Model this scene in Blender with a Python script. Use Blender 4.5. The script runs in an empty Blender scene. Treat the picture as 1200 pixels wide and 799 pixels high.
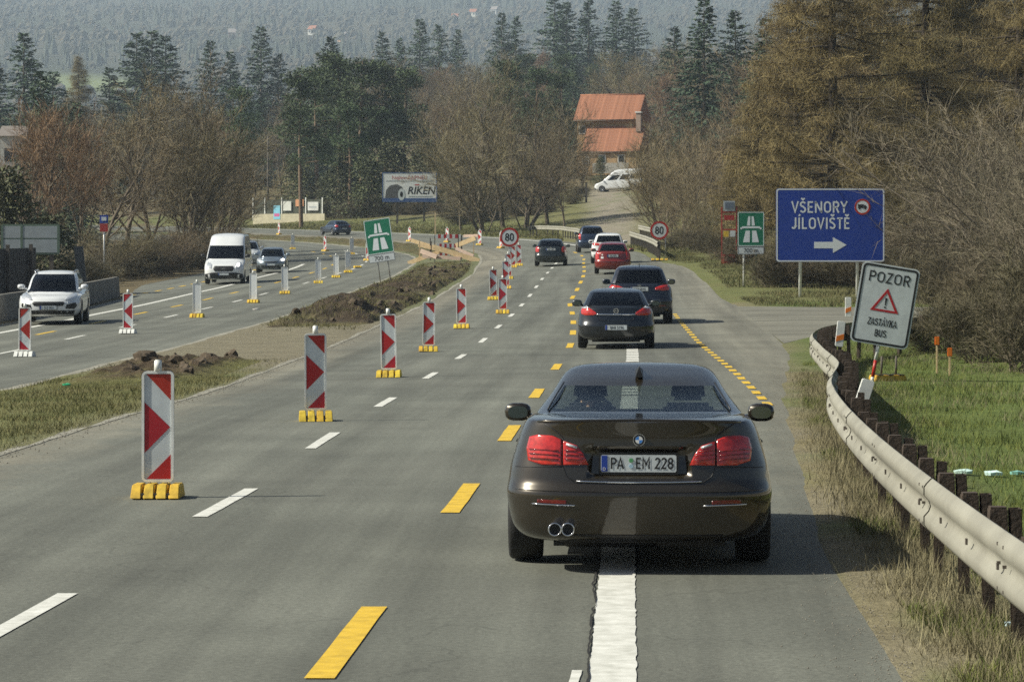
import bpy, bmesh, math, random, bisect
from mathutils import Vector, Matrix, Euler, noise
import numpy as np
random.seed(7)
R_ = math.radians
# ------------------------------------------------------------------ camera, sky, sun, exposure
scn = bpy.context.scene
col = scn.collection
F, CX, HV, CH = 3600.0, 600.0, 288.0, 2.27      # focal length in photo pixels, horizon row, eye height in metres
cam = bpy.data.cameras.new("Camera"); camo = bpy.data.objects.new("Camera", cam); col.objects.link(camo)
camo.location = (0, 0, CH); camo.rotation_euler = (R_(90), 0, 0)
cam.sensor_width = 36; cam.lens = 108; cam.shift_y = -(399.5 - HV) / 1200.0
cam.clip_start = .1; cam.clip_end = 20000
scn.camera = camo
SUN_EL, SUN_AZ = R_(40), R_(-97)                # azimuth measured from +Y towards +X: the sun stands to the left, a little behind
wd = bpy.data.worlds.new("World"); scn.world = wd; wd.use_nodes = True
nt = wd.node_tree; bgn = nt.nodes["Background"]
sky = nt.nodes.new("ShaderNodeTexSky"); sky.sky_type = 'NISHITA'; sky.sun_disc = False
sky.sun_elevation = SUN_EL; sky.sun_rotation = SUN_AZ; sky.dust_density = 2.0
nt.links.new(sky.outputs[0], bgn.inputs[0]); bgn.inputs[1].default_value = .055
sl = bpy.data.lights.new("Sun", 'SUN'); sl.energy = 5.0; sl.angle = R_(.5); sl.color = (1, .972, .83)
so = bpy.data.objects.new("Sun", sl); col.objects.link(so)
sdir = Vector((math.sin(SUN_AZ) * math.cos(SUN_EL), math.cos(SUN_AZ) * math.cos(SUN_EL), math.sin(SUN_EL)))
so.rotation_euler = sdir.to_track_quat('Z', 'Y').to_euler(); so.location = (-60, 0, 80)
vs = scn.view_settings; vs.view_transform = 'Standard'; vs.look = 'None'; vs.exposure = 0.5; vs.gamma = 1
scn.cycles.max_bounces = 8; scn.cycles.transparent_max_bounces = 24; scn.cycles.volume_bounces = 0
scn.cycles.use_denoising = False; scn.cycles.adaptive_threshold = .006; scn.cycles.sample_clamp_indirect = 4; scn.cycles.pixel_filter_type = 'BLACKMAN_HARRIS'; scn.cycles.filter_width = 1.6

# ------------------------------------------------------------------ the lie of the land
def pchip(xs, ys):
    n = len(xs); h = [xs[i+1]-xs[i] for i in range(n-1)]; d = [(ys[i+1]-ys[i])/h[i] for i in range(n-1)]
    m = [0.]*n; m[0] = d[0]; m[-1] = d[-1]
    for i in range(1, n-1):
        if d[i-1]*d[i] > 0:
            w1 = 2*h[i]+h[i-1]; w2 = h[i]+2*h[i-1]; m[i] = (w1+w2)/(w1/d[i-1]+w2/d[i])
    def f(x):
        if x <= xs[0]: return ys[0]
        if x >= xs[-1]: return ys[-1]
        i = bisect.bisect_right(xs, x)-1; t = (x-xs[i])/h[i]
        return (2*t**3-3*t*t+1)*ys[i]+(t**3-2*t*t+t)*h[i]*m[i]+(-2*t**3+3*t*t)*ys[i+1]+(t**3-t*t)*h[i]*m[i+1]
    return f
def sstep(a, b, x):
    t = min(1., max(0., (x-a)/(b-a))); return t*t*(3-2*t)
def lerp(a, b, t): return a+(b-a)*t
ZL = pchip([0,35,50,72,85,98,112,140,165,195,240,290,400,520], [0,0,-.05,-.12,-.03,.07,.25,.88,1.3,1.84,2.55,3.3,4.9,6.2])
CR = pchip([0,40,60,100,150,400], [.0,.004,.015,.015,.042,.042])
RR = 325.; P0 = (4.6, 175.); HD = .036
OX = P0[0]-RR*math.cos(HD); OY = P0[1]+RR*math.sin(HD)
def st(X, Y):
    """road coordinates: s metres along the carriageway, t metres to the right of its reference line"""
    dx, dy = X-OX, Y-OY
    a = math.atan2(dy, dx)+HD
    if a > 0 and Y > 145: return 175+RR*a, math.hypot(dx, dy)-RR
    return (175+(X-P0[0])*math.sin(HD)+(Y-P0[1])*math.cos(HD), (X-P0[0])*math.cos(HD)-(Y-P0[1])*math.sin(HD))
def XY(s, t):
    if s <= 175:
        return P0[0]+t*math.cos(HD)+(s-175)*math.sin(HD), P0[1]-t*math.sin(HD)+(s-175)*math.cos(HD)
    a = (s-175)/RR-HD
    return OX+(RR+t)*math.cos(a), OY+(RR+t)*math.sin(a)
def heading(s):     # angle to the right of +Y
    return HD-max(0, s-175)/RR
BANK = pchip([0,50,60,200,400], [0,5.2,6.0,17,31])
def G(X, Y):
    s, t = st(X, Y)
    z = ZL(min(s, 520))+CR(s)*max(-30, min(7, t))
    if t > 3.6 and s < 80: z -= .16*sstep(3.7, 6.5, t)*(1-sstep(50, 80, s))
    if t > 7:
        q = X/max(Y, 60.)
        fac = lerp(.62, 1., sstep(-.11, -.01, q))+.35*sstep(.05, .16, q)
        z += BANK(t-7)*fac*sstep(185, 240, s)*(1-sstep(760, 1200, Y))
        if s < 240: z += .05*max(0, min(60, t-22))*(1-sstep(190, 240, s))
    if t < -27 and s < 420: z += .04*min(60, -27-t)
    if Y > 760:
        far = sstep(760, 1200, Y)
        z = lerp(z, 0, far)
        if Y > 1100:
            z += pchip_far(Y)+far*14*noise.noise((X*.0016, Y*.0013, 3.3))*sstep(1200, 2200, Y)
    return z
pchip_far = pchip([1100,1600,2200,3000,4000,4900,5200,5400], [0,40,118,210,318,408,412,400])
def ray(u, v, y0=6, y1=700):
    """where the line of sight through photo pixel (u, v) meets the ground"""
    k = (HV-v)/F; a = (u-CX)/F
    f = lambda Y: G(a*Y, Y)-(CH+k*Y)
    Y = y0
    while Y < y1:
        n = Y+max(.4, Y*.008)
        if f(n) >= 0:
            lo, hi = Y, n
            for _ in range(26):
                m = (lo+hi)/2
                if f(m) >= 0: hi = m
                else: lo = m
            return Vector((a*hi, hi, G(a*hi, hi)))
        Y = n
    return Vector((a*y1, y1, G(a*y1, y1)))
def at(u, Y):
    X = (u-CX)/F*Y
    return Vector((X, Y, G(X, Y)))
def topz(v, Y): return CH+(HV-v)/F*Y
def SP(s, t, dz=0.):
    X, Y = XY(s, t); return Vector((X, Y, G(X, Y)+dz))

# ------------------------------------------------------------------ materials
MATS = {}
def M(name, c, rough=.6, metal=0., var=.12, scale=6., bump=0., bscale=60., coat=0., emit=0., c2=None, rnd=0., world=False, spec=.5, detail=4., sheen=0.):
    if name in MATS: return MATS[name]
    m = bpy.data.materials.new(name); m.use_nodes = True; n = m.node_tree; b = n.nodes["Principled BSDF"]
    b.inputs["Roughness"].default_value = rough; b.inputs["Metallic"].default_value = metal
    b.inputs["Specular IOR Level"].default_value = spec
    if coat: b.inputs["Coat Weight"].default_value = coat; b.inputs["Coat Roughness"].default_value = .04
    if emit: b.inputs["Emission Color"].default_value = (*c, 1); b.inputs["Emission Strength"].default_value = emit
    tc = n.nodes.new("ShaderNodeTexCoord")
    if world:
        g = n.nodes.new("ShaderNodeNewGeometry"); vec = g.outputs["Position"]
    else: vec = tc.outputs["Object"]
    nz = n.nodes.new("ShaderNodeTexNoise"); nz.inputs["Scale"].default_value = scale; nz.inputs["Detail"].default_value = detail
    nz.inputs["Roughness"].default_value = .65
    n.links.new(vec, nz.inputs["Vector"])
    rp = n.nodes.new("ShaderNodeValToRGB"); rp.color_ramp.elements[0].position = .3; rp.color_ramp.elements[1].position = .7
    a = [x*(1-var) for x in c]; d = list(c2) if c2 else [min(1, x*(1+var)) for x in c]
    rp.color_ramp.elements[0].color = (*a, 1); rp.color_ramp.elements[1].color = (*d, 1)
    n.links.new(nz.outputs["Fac"], rp.inputs["Fac"])
    outc = rp.outputs["Color"]
    if rnd:
        oi = n.nodes.new("ShaderNodeObjectInfo"); hs = n.nodes.new("ShaderNodeHueSaturation")
        mr = n.nodes.new("ShaderNodeMapRange"); mr.inputs[3].default_value = 1-rnd; mr.inputs[4].default_value = 1+rnd
        n.links.new(oi.outputs["Random"], mr.inputs[0]); n.links.new(mr.outputs[0], hs.inputs["Value"])
        mr2 = n.nodes.new("ShaderNodeMapRange"); mr2.inputs[3].default_value = .5+rnd*.07; mr2.inputs[4].default_value = .5-rnd*.07
        ml = n.nodes.new("ShaderNodeMath"); ml.operation = 'FRACT'; mu = n.nodes.new("ShaderNodeMath"); mu.operation = 'MULTIPLY'; mu.inputs[1].default_value = 7.31
        n.links.new(oi.outputs["Random"], mu.inputs[0]); n.links.new(mu.outputs[0], ml.inputs[0]); n.links.new(ml.outputs[0], mr2.inputs[0]); n.links.new(mr2.outputs[0], hs.inputs["Hue"])
        n.links.new(outc, hs.inputs["Color"]); outc = hs.outputs["Color"]
    n.links.new(outc, b.inputs["Base Color"])
    if bump:
        n2 = n.nodes.new("ShaderNodeTexNoise"); n2.inputs["Scale"].default_value = bscale; n2.inputs["Detail"].default_value = 3
        n.links.new(vec, n2.inputs["Vector"])
        bp = n.nodes.new("ShaderNodeBump"); bp.inputs["Strength"].default_value = bump; bp.inputs["Distance"].default_value = .02
        n.links.new(n2.outputs["Fac"], bp.inputs["Height"]); n.links.new(bp.outputs[0], b.inputs["Normal"])
    MATS[name] = m
    return m
def glass_mat(name, tint, refl=1.0):
    m = bpy.data.materials.new(name); m.use_nodes = True; n = m.node_tree; n.nodes.clear()
    o = n.nodes.new("ShaderNodeOutputMaterial"); mx = n.nodes.new("ShaderNodeMixShader")
    tr = n.nodes.new("ShaderNodeBsdfTransparent"); tr.inputs[0].default_value = (*tint, 1)
    gl = n.nodes.new("ShaderNodeBsdfGlossy"); gl.inputs["Roughness"].default_value = .02; gl.inputs["Color"].default_value = (.9, .95, 1, 1)
    fr = n.nodes.new("ShaderNodeFresnel"); fr.inputs[0].default_value = 1.5
    ml = n.nodes.new("ShaderNodeMath"); ml.operation = 'MULTIPLY'; ml.inputs[1].default_value = refl
    n.links.new(fr.outputs[0], ml.inputs[0]); n.links.new(ml.outputs[0], mx.inputs[0])
    n.links.new(tr.outputs[0], mx.inputs[1]); n.links.new(gl.outputs[0], mx.inputs[2]); n.links.new(mx.outputs[0], o.inputs[0])
    MATS[name] = m
    return m
m_black = M("black plastic", (.012,.012,.013), .5)
m_rubber = M("tyre rubber", (.018,.018,.018), .85, bump=.1)
m_rim = M("alloy", (.45,.46,.48), .3, .9)
m_chrome = M("chrome", (.75,.76,.78), .12, 1.)
m_white = M("white paint", (.72,.72,.70), .5, var=.06)
m_dirtywhite = M("weathered white", (.6,.6,.56), .6, var=.15, scale=9)
m_redlamp = M("red lamp glass", (.46,.022,.016), .12, coat=1, var=.35, scale=30)
m_redlamp2 = M("dark red lamp glass", (.16,.008,.006), .15, coat=1, var=.4, scale=30)
m_clearlamp = M("clear lamp glass", (.62,.64,.66), .1, .4, coat=1, var=.3, scale=25)
m_lit = M("lit headlamp", (1,.95,.85), .2, emit=6.)
m_orange = M("orange reflector", (.75,.19,.02), .3)
m_seat = M("seat cloth", (.02,.021,.024), .9)
m_galv = M("galvanised steel", (.45,.45,.44), .45, .7, var=.2, scale=14)
m_rail = M("guardrail zinc", (.25,.235,.19), .65, .05, var=.16, scale=1.4, c2=(.32,.305,.25), detail=8.)
m_post = M("rusty brown post", (.055,.038,.026), .85, var=.35, scale=12, bump=.3)
m_sred = M("sign red sheeting", (.40,.014,.016), .4, var=.15, scale=5, rnd=.1)
m_swhite = M("sign white sheeting", (.58,.62,.63), .42, var=.14, scale=4, rnd=.07)
m_frame = M("board frame white plastic", (.74,.74,.70), .5, var=.16, scale=5)
m_yellow = M("yellow rubber block", (.60,.40,.035), .7, var=.4, scale=9, rnd=.18)
m_blackrub = M("black rubber block", (.02,.02,.02), .8)
m_sblue = M("sign blue sheeting", (.012,.045,.30), .4, var=.08, scale=3)
m_sgreen = M("sign green sheeting", (.01,.16,.085), .4, var=.1, scale=5)
m_sback = M("grey sign back", (.40,.43,.45), .5, .3, var=.08)
m_sblack = M("sign black", (.012,.012,.014), .5)
m_wood = M("fresh sawn timber", (.66,.46,.23), .7, var=.15, scale=4, c2=(.78,.60,.36))
m_oldwood = M("grey weathered timber", (.10,.085,.07), .85, var=.3, scale=10)
m_concrete = M("concrete", (.36,.34,.30), .85, var=.2, scale=3, bump=.25)
m_glass = glass_mat("car glass", (.62,.72,.68))
m_darkglass = glass_mat("tinted car glass", (.16,.19,.19))
m_skin = M("skin", (.48,.29,.2), .5)
m_cloth = M("dark jacket", (.03,.03,.04), .9)

# ------------------------------------------------------------------ mesh building
class MB:
    def __init__(s): s.v = []; s.f = []; s.m = []; s.sm = []
    def add(s, vs, fs, mi=0, smooth=False):
        o = len(s.v); s.v.extend([tuple(p) for p in vs])
        for f in fs: s.f.append(tuple(i+o for i in f)); s.m.append(mi); s.sm.append(smooth)
        return s
    def box(s, c, d, mi=0, rot=None, taper=1., ty=None):
        x, y, z = d[0]/2, d[1]/2, d[2]/2; k = taper; ky = taper if ty is None else ty
        vs = [Vector(p) for p in ((-x,-y,-z),(x,-y,-z),(x,y,-z),(-x,y,-z),(-x*k,-y*ky,z),(x*k,-y*ky,z),(x*k,y*ky,z),(-x*k,y*ky,z))]
        if rot is not None: vs = [rot @ p for p in vs]
        c = Vector(c)
        return s.add([p+c for p in vs], [(0,3,2,1),(4,5,6,7),(0,1,5,4),(1,2,6,5),(2,3,7,6),(3,0,4,7)], mi)
    def bar(s, a, b, w, h, mi=0, up=(0,0,1)):
        a, b = Vector(a), Vector(b); d = (b-a); L = d.length; d.normalize()
        x = d.cross(Vector(up));
        if x.length < 1e-4: x = d.cross(Vector((0,1,0)))
        x.normalize(); z = x.cross(d)
        return s.box((a+b)/2, (w, L, h), mi, Matrix((x, d, z)).transposed())
    def tube(s, pts, rad, n=8, mi=0, cap=True, smooth=True):
        pts = [Vector(p) for p in pts]; k = len(pts)
        if not hasattr(rad, '__len__'): rad = [rad]*k
        vs = []; prev = None
        for i, p in enumerate(pts):
            d = (pts[min(i+1,k-1)]-pts[max(i-1,0)]).normalized()
            if prev is None:
                prev = d.cross(Vector((.31,.22,.92)));
                if prev.length < .1: prev = d.cross(Vector((1,0,0)))
            x = (prev-d*prev.dot(d)).normalized(); prev = x; y = d.cross(x)
            for j in range(n):
                a = 2*math.pi*j/n; vs.append(p+(x*math.cos(a)+y*math.sin(a))*rad[i])
        fs = [(i*n+j, i*n+(j+1)%n, (i+1)*n+(j+1)%n, (i+1)*n+j) for i in range(k-1) for j in range(n)]
        s.add(vs, fs, mi, smooth)
        if cap:
            o = len(s.v)-len(vs)
            s.f.append(tuple(o+j for j in range(n-1,-1,-1))); s.m.append(mi); s.sm.append(False)
            s.f.append(tuple(o+(k-1)*n+j for j in range(n))); s.m.append(mi); s.sm.append(False)
        return s
    def prism(s, poly, y0, y1, mi=0):
        """poly in (x, z), extruded along y; y0 is the face that looks to -y"""
        n = len(poly)
        vs = [(p[0], y0, p[1]) for p in poly]+[(p[0], y1, p[1]) for p in poly]
        return s.add(vs, [tuple(range(n)), tuple(range(2*n-1, n-1, -1))]+[(i, i+n, (i+1)%n+n, (i+1)%n) for i in range(n)], mi)
    def ringprism(s, outer, inner, y0, y1, mi=0):
        n = len(outer)
        vs = [(p[0], y0, p[1]) for p in outer]+[(p[0], y0, p[1]) for p in inner]+[(p[0], y1, p[1]) for p in outer]+[(p[0], y1, p[1]) for p in inner]
        fs = []
        for i in range(n):
            j = (i+1) % n
            fs += [(i, j, n+j, n+i), (2*n+i, 3*n+i, 3*n+j, 2*n+j), (i, 2*n+i, 2*n+j, j), (n+i, n+j, 3*n+j, 3*n+i)]
        return s.add(vs, fs, mi)
    def lathe(s, prof, n=24, mi=0, axis='x', smooth=True):
        vs = []
        for (r, h) in prof:
            for j in range(n):
                a = 2*math.pi*j/n; c, d = r*math.cos(a), r*math.sin(a)
                vs.append((h, c, d) if axis == 'x' else ((c, d, h) if axis == 'z' else (c, h, d)))
        k = len(prof)
        return s.add(vs, [(i*n+j, i*n+(j+1)%n, (i+1)*n+(j+1)%n, (i+1)*n+j) for i in range(k-1) for j in range(n)], mi, smooth)
    def mesh(s, name="mesh"):
        me = bpy.data.meshes.new(name); me.from_pydata(s.v, [], s.f)
        me.polygons.foreach_set("material_index", s.m); me.polygons.foreach_set("use_smooth", s.sm); me.update()
        return me
    def build(s, name, mats, parent=None, loc=None, fix=True, bevel=0.):
        me = s.mesh(name)
        for m in (mats if isinstance(mats, (list, tuple)) else [mats]): me.materials.append(m)
        if fix or bevel:
            bm = bmesh.new(); bm.from_mesh(me)
            if bevel:
                bmesh.ops.remove_doubles(bm, verts=bm.verts, dist=1e-5)
                bmesh.ops.bevel(bm, geom=bm.edges[:], offset=bevel, segments=2, affect='EDGES', clamp_overlap=True)
            if fix: bmesh.ops.recalc_face_normals(bm, faces=bm.faces)
            bm.to_mesh(me); bm.free()
        return link(name, me, parent, loc)
def link(name, me, parent=None, loc=None):
    o = bpy.data.objects.new(name, me); col.objects.link(o)
    if parent is not None: o.parent = parent
    if loc is not None: o.location = loc
    return o
def tag(o, label=None, cat=None, group=None, kind=None):
    for k, v in (("label", label), ("category", cat), ("group", group), ("kind", kind)):
        if v: o[k] = v
    return o
def thing(name, label, cat, loc=(0,0,0), rot=(0,0,0), group=None):
    o = bpy.data.objects.new(name, None); col.objects.link(o); o.empty_display_size = .2
    o.location = loc; o.rotation_euler = rot
    return tag(o, label, cat, group)
KIDS = {}
def copy_tree(o, parent=None):
    c = o.copy(); col.objects.link(c)
    if parent is not None: c.parent = parent
    for ch in list(o.children): copy_tree(ch, c)
    return c
def rrect(w, h, r, n=6, cx=0, cz=0):
    pts = []
    for (sx, sz, a0) in ((1,-1,-90),(1,1,0),(-1,1,90),(-1,-1,180)):
        for k in range(n+1):
            a = R_(a0+90*k/n); pts.append((cx+sx*(w/2-r)+r*math.cos(a), cz+sz*(h/2-r)+r*math.sin(a)))
    return pts
def circ(r, n=32, cx=0, cz=0): return [(cx+r*math.cos(2*math.pi*k/n), cz+r*math.sin(2*math.pi*k/n)) for k in range(n)]
def lettering(txt, height, mat, parent, x, y, z, name="lettering", sx=1., bold=.0, align='CENTER', shear=0., ext=.001):
    cu = bpy.data.curves.new("lettering", 'FONT'); cu.body = txt; cu.size = height/.73; cu.align_x = align; cu.extrude = ext
    cu.offset = bold*height; cu.shear = shear; cu.resolution_u = 3
    t = bpy.data.objects.new("tmp", cu); col.objects.link(t)
    dg = bpy.context.evaluated_depsgraph_get(); me = bpy.data.meshes.new_from_object(t.evaluated_get(dg))
    bpy.data.objects.remove(t); bpy.data.curves.remove(cu)
    for v in me.vertices:
        a, b, c = v.co; v.co = (a*sx+x, y-c, b+z)
    me.materials.clear(); me.materials.append(mat)
    return link(name, me, parent)
def face_z(X, Y, hd):   # pitch of the ground along a heading
    d = 1.5; a = G(X-math.sin(hd)*d, Y-math.cos(hd)*d); b = G(X+math.sin(hd)*d, Y+math.cos(hd)*d)
    return math.atan2(b-a, 2*d)
# ------------------------------------------------------------------ ground sheet
def attr_mat(name, rough=.95, nscale=1.2, nvar=.35, bump=.5, bscale=6., fine=14.):
    m = bpy.data.materials.new(name); m.use_nodes = True; n = m.node_tree; b = n.nodes["Principled BSDF"]
    b.inputs["Roughness"].default_value = rough; b.inputs["Specular IOR Level"].default_value = .2
    at_ = n.nodes.new("ShaderNodeAttribute"); at_.attribute_name = "gcol"
    g = n.nodes.new("ShaderNodeNewGeometry")
    nz = n.nodes.new("ShaderNodeTexNoise"); nz.inputs["Scale"].default_value = nscale; nz.inputs["Detail"].default_value = 8; nz.inputs["Roughness"].default_value = .7
    n2 = n.nodes.new("ShaderNodeTexNoise"); n2.inputs["Scale"].default_value = fine; n2.inputs["Detail"].default_value = 5; n2.inputs["Roughness"].default_value = .7
    n.links.new(g.outputs["Position"], nz.inputs["Vector"]); n.links.new(g.outputs["Position"], n2.inputs["Vector"])
    ad = n.nodes.new("ShaderNodeMath"); ad.operation = 'ADD'; n.links.new(nz.outputs[0], ad.inputs[0]); n.links.new(n2.outputs[0], ad.inputs[1])
    mr = n.nodes.new("ShaderNodeMapRange"); mr.inputs[1].default_value = .7; mr.inputs[2].default_value = 1.3; mr.inputs[3].default_value = 1-nvar; mr.inputs[4].default_value = 1+nvar
    n.links.new(ad.outputs[0], mr.inputs[0])
    mx = n.nodes.new("ShaderNodeVectorMath"); mx.operation = 'SCALE'
    n.links.new(at_.outputs["Color"], mx.inputs[0]); n.links.new(mr.outputs[0], mx.inputs["Scale"]); n.links.new(mx.outputs[0], b.inputs["Base Color"])
    bp = n.nodes.new("ShaderNodeBump"); bp.inputs["Strength"].default_value = bump; bp.inputs["Distance"].default_value = .15
    n.links.new(n2.outputs[0], bp.inputs["Height"]); n.links.new(bp.outputs[0], b.inputs["Normal"])
    MATS[name] = m
    return m
GREEN, DRY, DIRT, FLOOR, FAR, MEADOW = (.085,.125,.028), (.19,.16,.08), (.20,.175,.125), (.10,.075,.045), (.055,.06,.035), (.22,.26,.10)
def mix3(a, b, k): return tuple(x+(y-x)*k for x, y in zip(a, b))
def gcol(X, Y):
    s, t = st(X, Y); nz = noise.noise((X*.12, Y*.12, 0))*.5+.5; nf = noise.noise((X*.9, Y*.5, 5))*.5+.5
    if Y > 800:
        c = mix3(FAR, (.085,.075,.045), sstep(.3, .7, noise.noise((X*.004, Y*.003, 1))*.5+.5))
        q = X/Y*F+CX+60*noise.noise((X*.01, Y*.01, 2)); Y_ = Y+120*noise.noise((X*.006, Y*.004, 6))
        md = .8*sstep(2080, 2130, Y_)*(1-sstep(2250, 2300, Y_))*sstep(40, 60, q)*(1-sstep(150, 175, q))
        return mix3(c, MEADOW, md)
    if s < 108 and 2.5 < t < 60:
        c = mix3(mix3(mix3(DIRT, DRY, nf), GREEN, .55*sstep(.52, .7, noise.noise((X*1.3, Y*.6, 12))*.5+.5)), mix3(GREEN, (.125,.15,.04), nf), sstep(4.6, 6.6, t-.02*s+1.0+nz))
        return mix3(c, FLOOR, sstep(12, 22, t))
    if -13 < t < -3 and s < 420:
        c = mix3(mix3(GREEN, DRY, .3+.5*nf), DIRT, sstep(56, 64, s)*.9)
        c = mix3(c, mix3(GREEN, DIRT, nf), sstep(90, 110, s))
        return mix3(c, DIRT, .3*sstep(-6, -5, t))
    if t > 2 and s > 108:
        c = mix3(mix3(GREEN, DRY, .25+.5*nf), mix3(DRY, FLOOR, nz), sstep(*((8, 14) if s < 185 else (13, 24)), t))
        # the rough track that climbs to the parked van
        tx = lerp(7.5, 10.8, sstep(215, 350, Y))
        k = (1-sstep(1.2, 3.6, abs(X-tx-1.0*noise.noise((0, Y*.05, 2)))))*sstep(200, 225, Y)*(1-sstep(355, 380, Y))
        k2 = (1-sstep(5., 12., abs(X-tx)))*sstep(200, 225, Y)*(1-sstep(355, 380, Y))
        c = mix3(c, mix3(GREEN, DRY, .35+.65*nf), k2)
        return mix3(c, mix3((.24,.21,.16), GREEN, .5*sstep(.5, .75, nf)), k)
    return mix3(FLOOR, DRY, .6*nf)
pl = lambda pts: pchip([p[0] for p in pts], [p[1] for p in pts])
def lin(pts):
    xs = [p[0] for p in pts]; ys = [p[1] for p in pts]
    return lambda x: float(np.interp(x, xs, ys))
RL = pl([(-10,-5.0),(33,-5.1),(46,-5.0),(69,-5.4),(110,-5.5),(144,-5.6),(173,-6.4),(190,-6.7),(223,-6.6),(262,-7.0),(430,-7.5)])
RRt = pl([(-10,3.2),(16,3.2),(21,3.22),(30,3.5),(45,4.1),(74,5.5),(104,5.6),(112,5.3),(124,5.2),(151,4.65),(165,3.6),(191,3.0),(240,2.8),(300,2.9),(430,3)])
LR = pl([(-10,-8.3),(50,-8.65),(69,-9.35),(94,-9.35),(113,-9.6),(152,-9.9),(180,-10.6),(210,-11),(245,-11.7),(430,-12.5)])
LL = pl([(-10,-17.9),(96,-18.),(133,-19.9),(150,-22.2),(163,-23.4),(200,-23),(230,-21),(280,-20.5),(430,-21)])
sS = lin([(5.5,73),(7,79.5),(9,84),(14,89),(25,94),(60,99)]); sN = lin([(5.5,104),(8,102.5),(15,103),(30,105),(60,110)])
Ys = list(np.arange(-24, 62, .75))+list(np.arange(62, 352, 2.0))+list(np.arange(352, 800, 8.))
y = 800.
while y < 5380: Ys.append(y); y *= 1.025
NC = 190; gv, gc = [], []
for Y in Ys:
    hw = 50+.55*max(Y, 0)
    for j in range(NC+1):
        k = 2*j/NC-1; X = hw*(.35*k+.65*k**3)+ .02*max(Y, 0)*0
        z = G(X, Y); n1 = noise.noise((X*.35, Y*.35, 9))
        s_, t_ = st(X, Y)
        d1 = max(RL(s_)-t_, t_-RRt(s_)); d2 = max(LL(s_)-t_, t_-LR(s_)); dd = min(d1, d2)
        if 71 < s_ < 106 and t_ > 5: dd = -1 if t_ < 60 and sS(t_)-.2 < s_ < sN(t_)+.2 else dd
        off = lerp(.045, -.014, sstep(-.45, .12, dd)) if s_ < 428 else .045
        rough_ = 0. if (-24 < t_ < 8) else .10
        if Y > 350: rough_ = .6
        gv.append((X, Y, z-off+rough_*n1)); gc.append((*gcol(X, Y), 1.))
nr = len(Ys)
gf = [(i*(NC+1)+j, i*(NC+1)+j+1, (i+1)*(NC+1)+j+1, (i+1)*(NC+1)+j) for i in range(nr-1) for j in range(NC)]
me = bpy.data.meshes.new("ground"); me.from_pydata(gv, [], gf)
ca = me.color_attributes.new("gcol", 'FLOAT_COLOR', 'POINT'); ca.data.foreach_set("color", np.array(gc, dtype=np.float32).ravel())
me.polygons.foreach_set("use_smooth", [True]*len(gf)); me.materials.append(attr_mat("ground soil and grass"))
tag(link("ground", me), "rolling ground of grass, bare soil and woodland floor", None, None, "structure")

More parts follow.
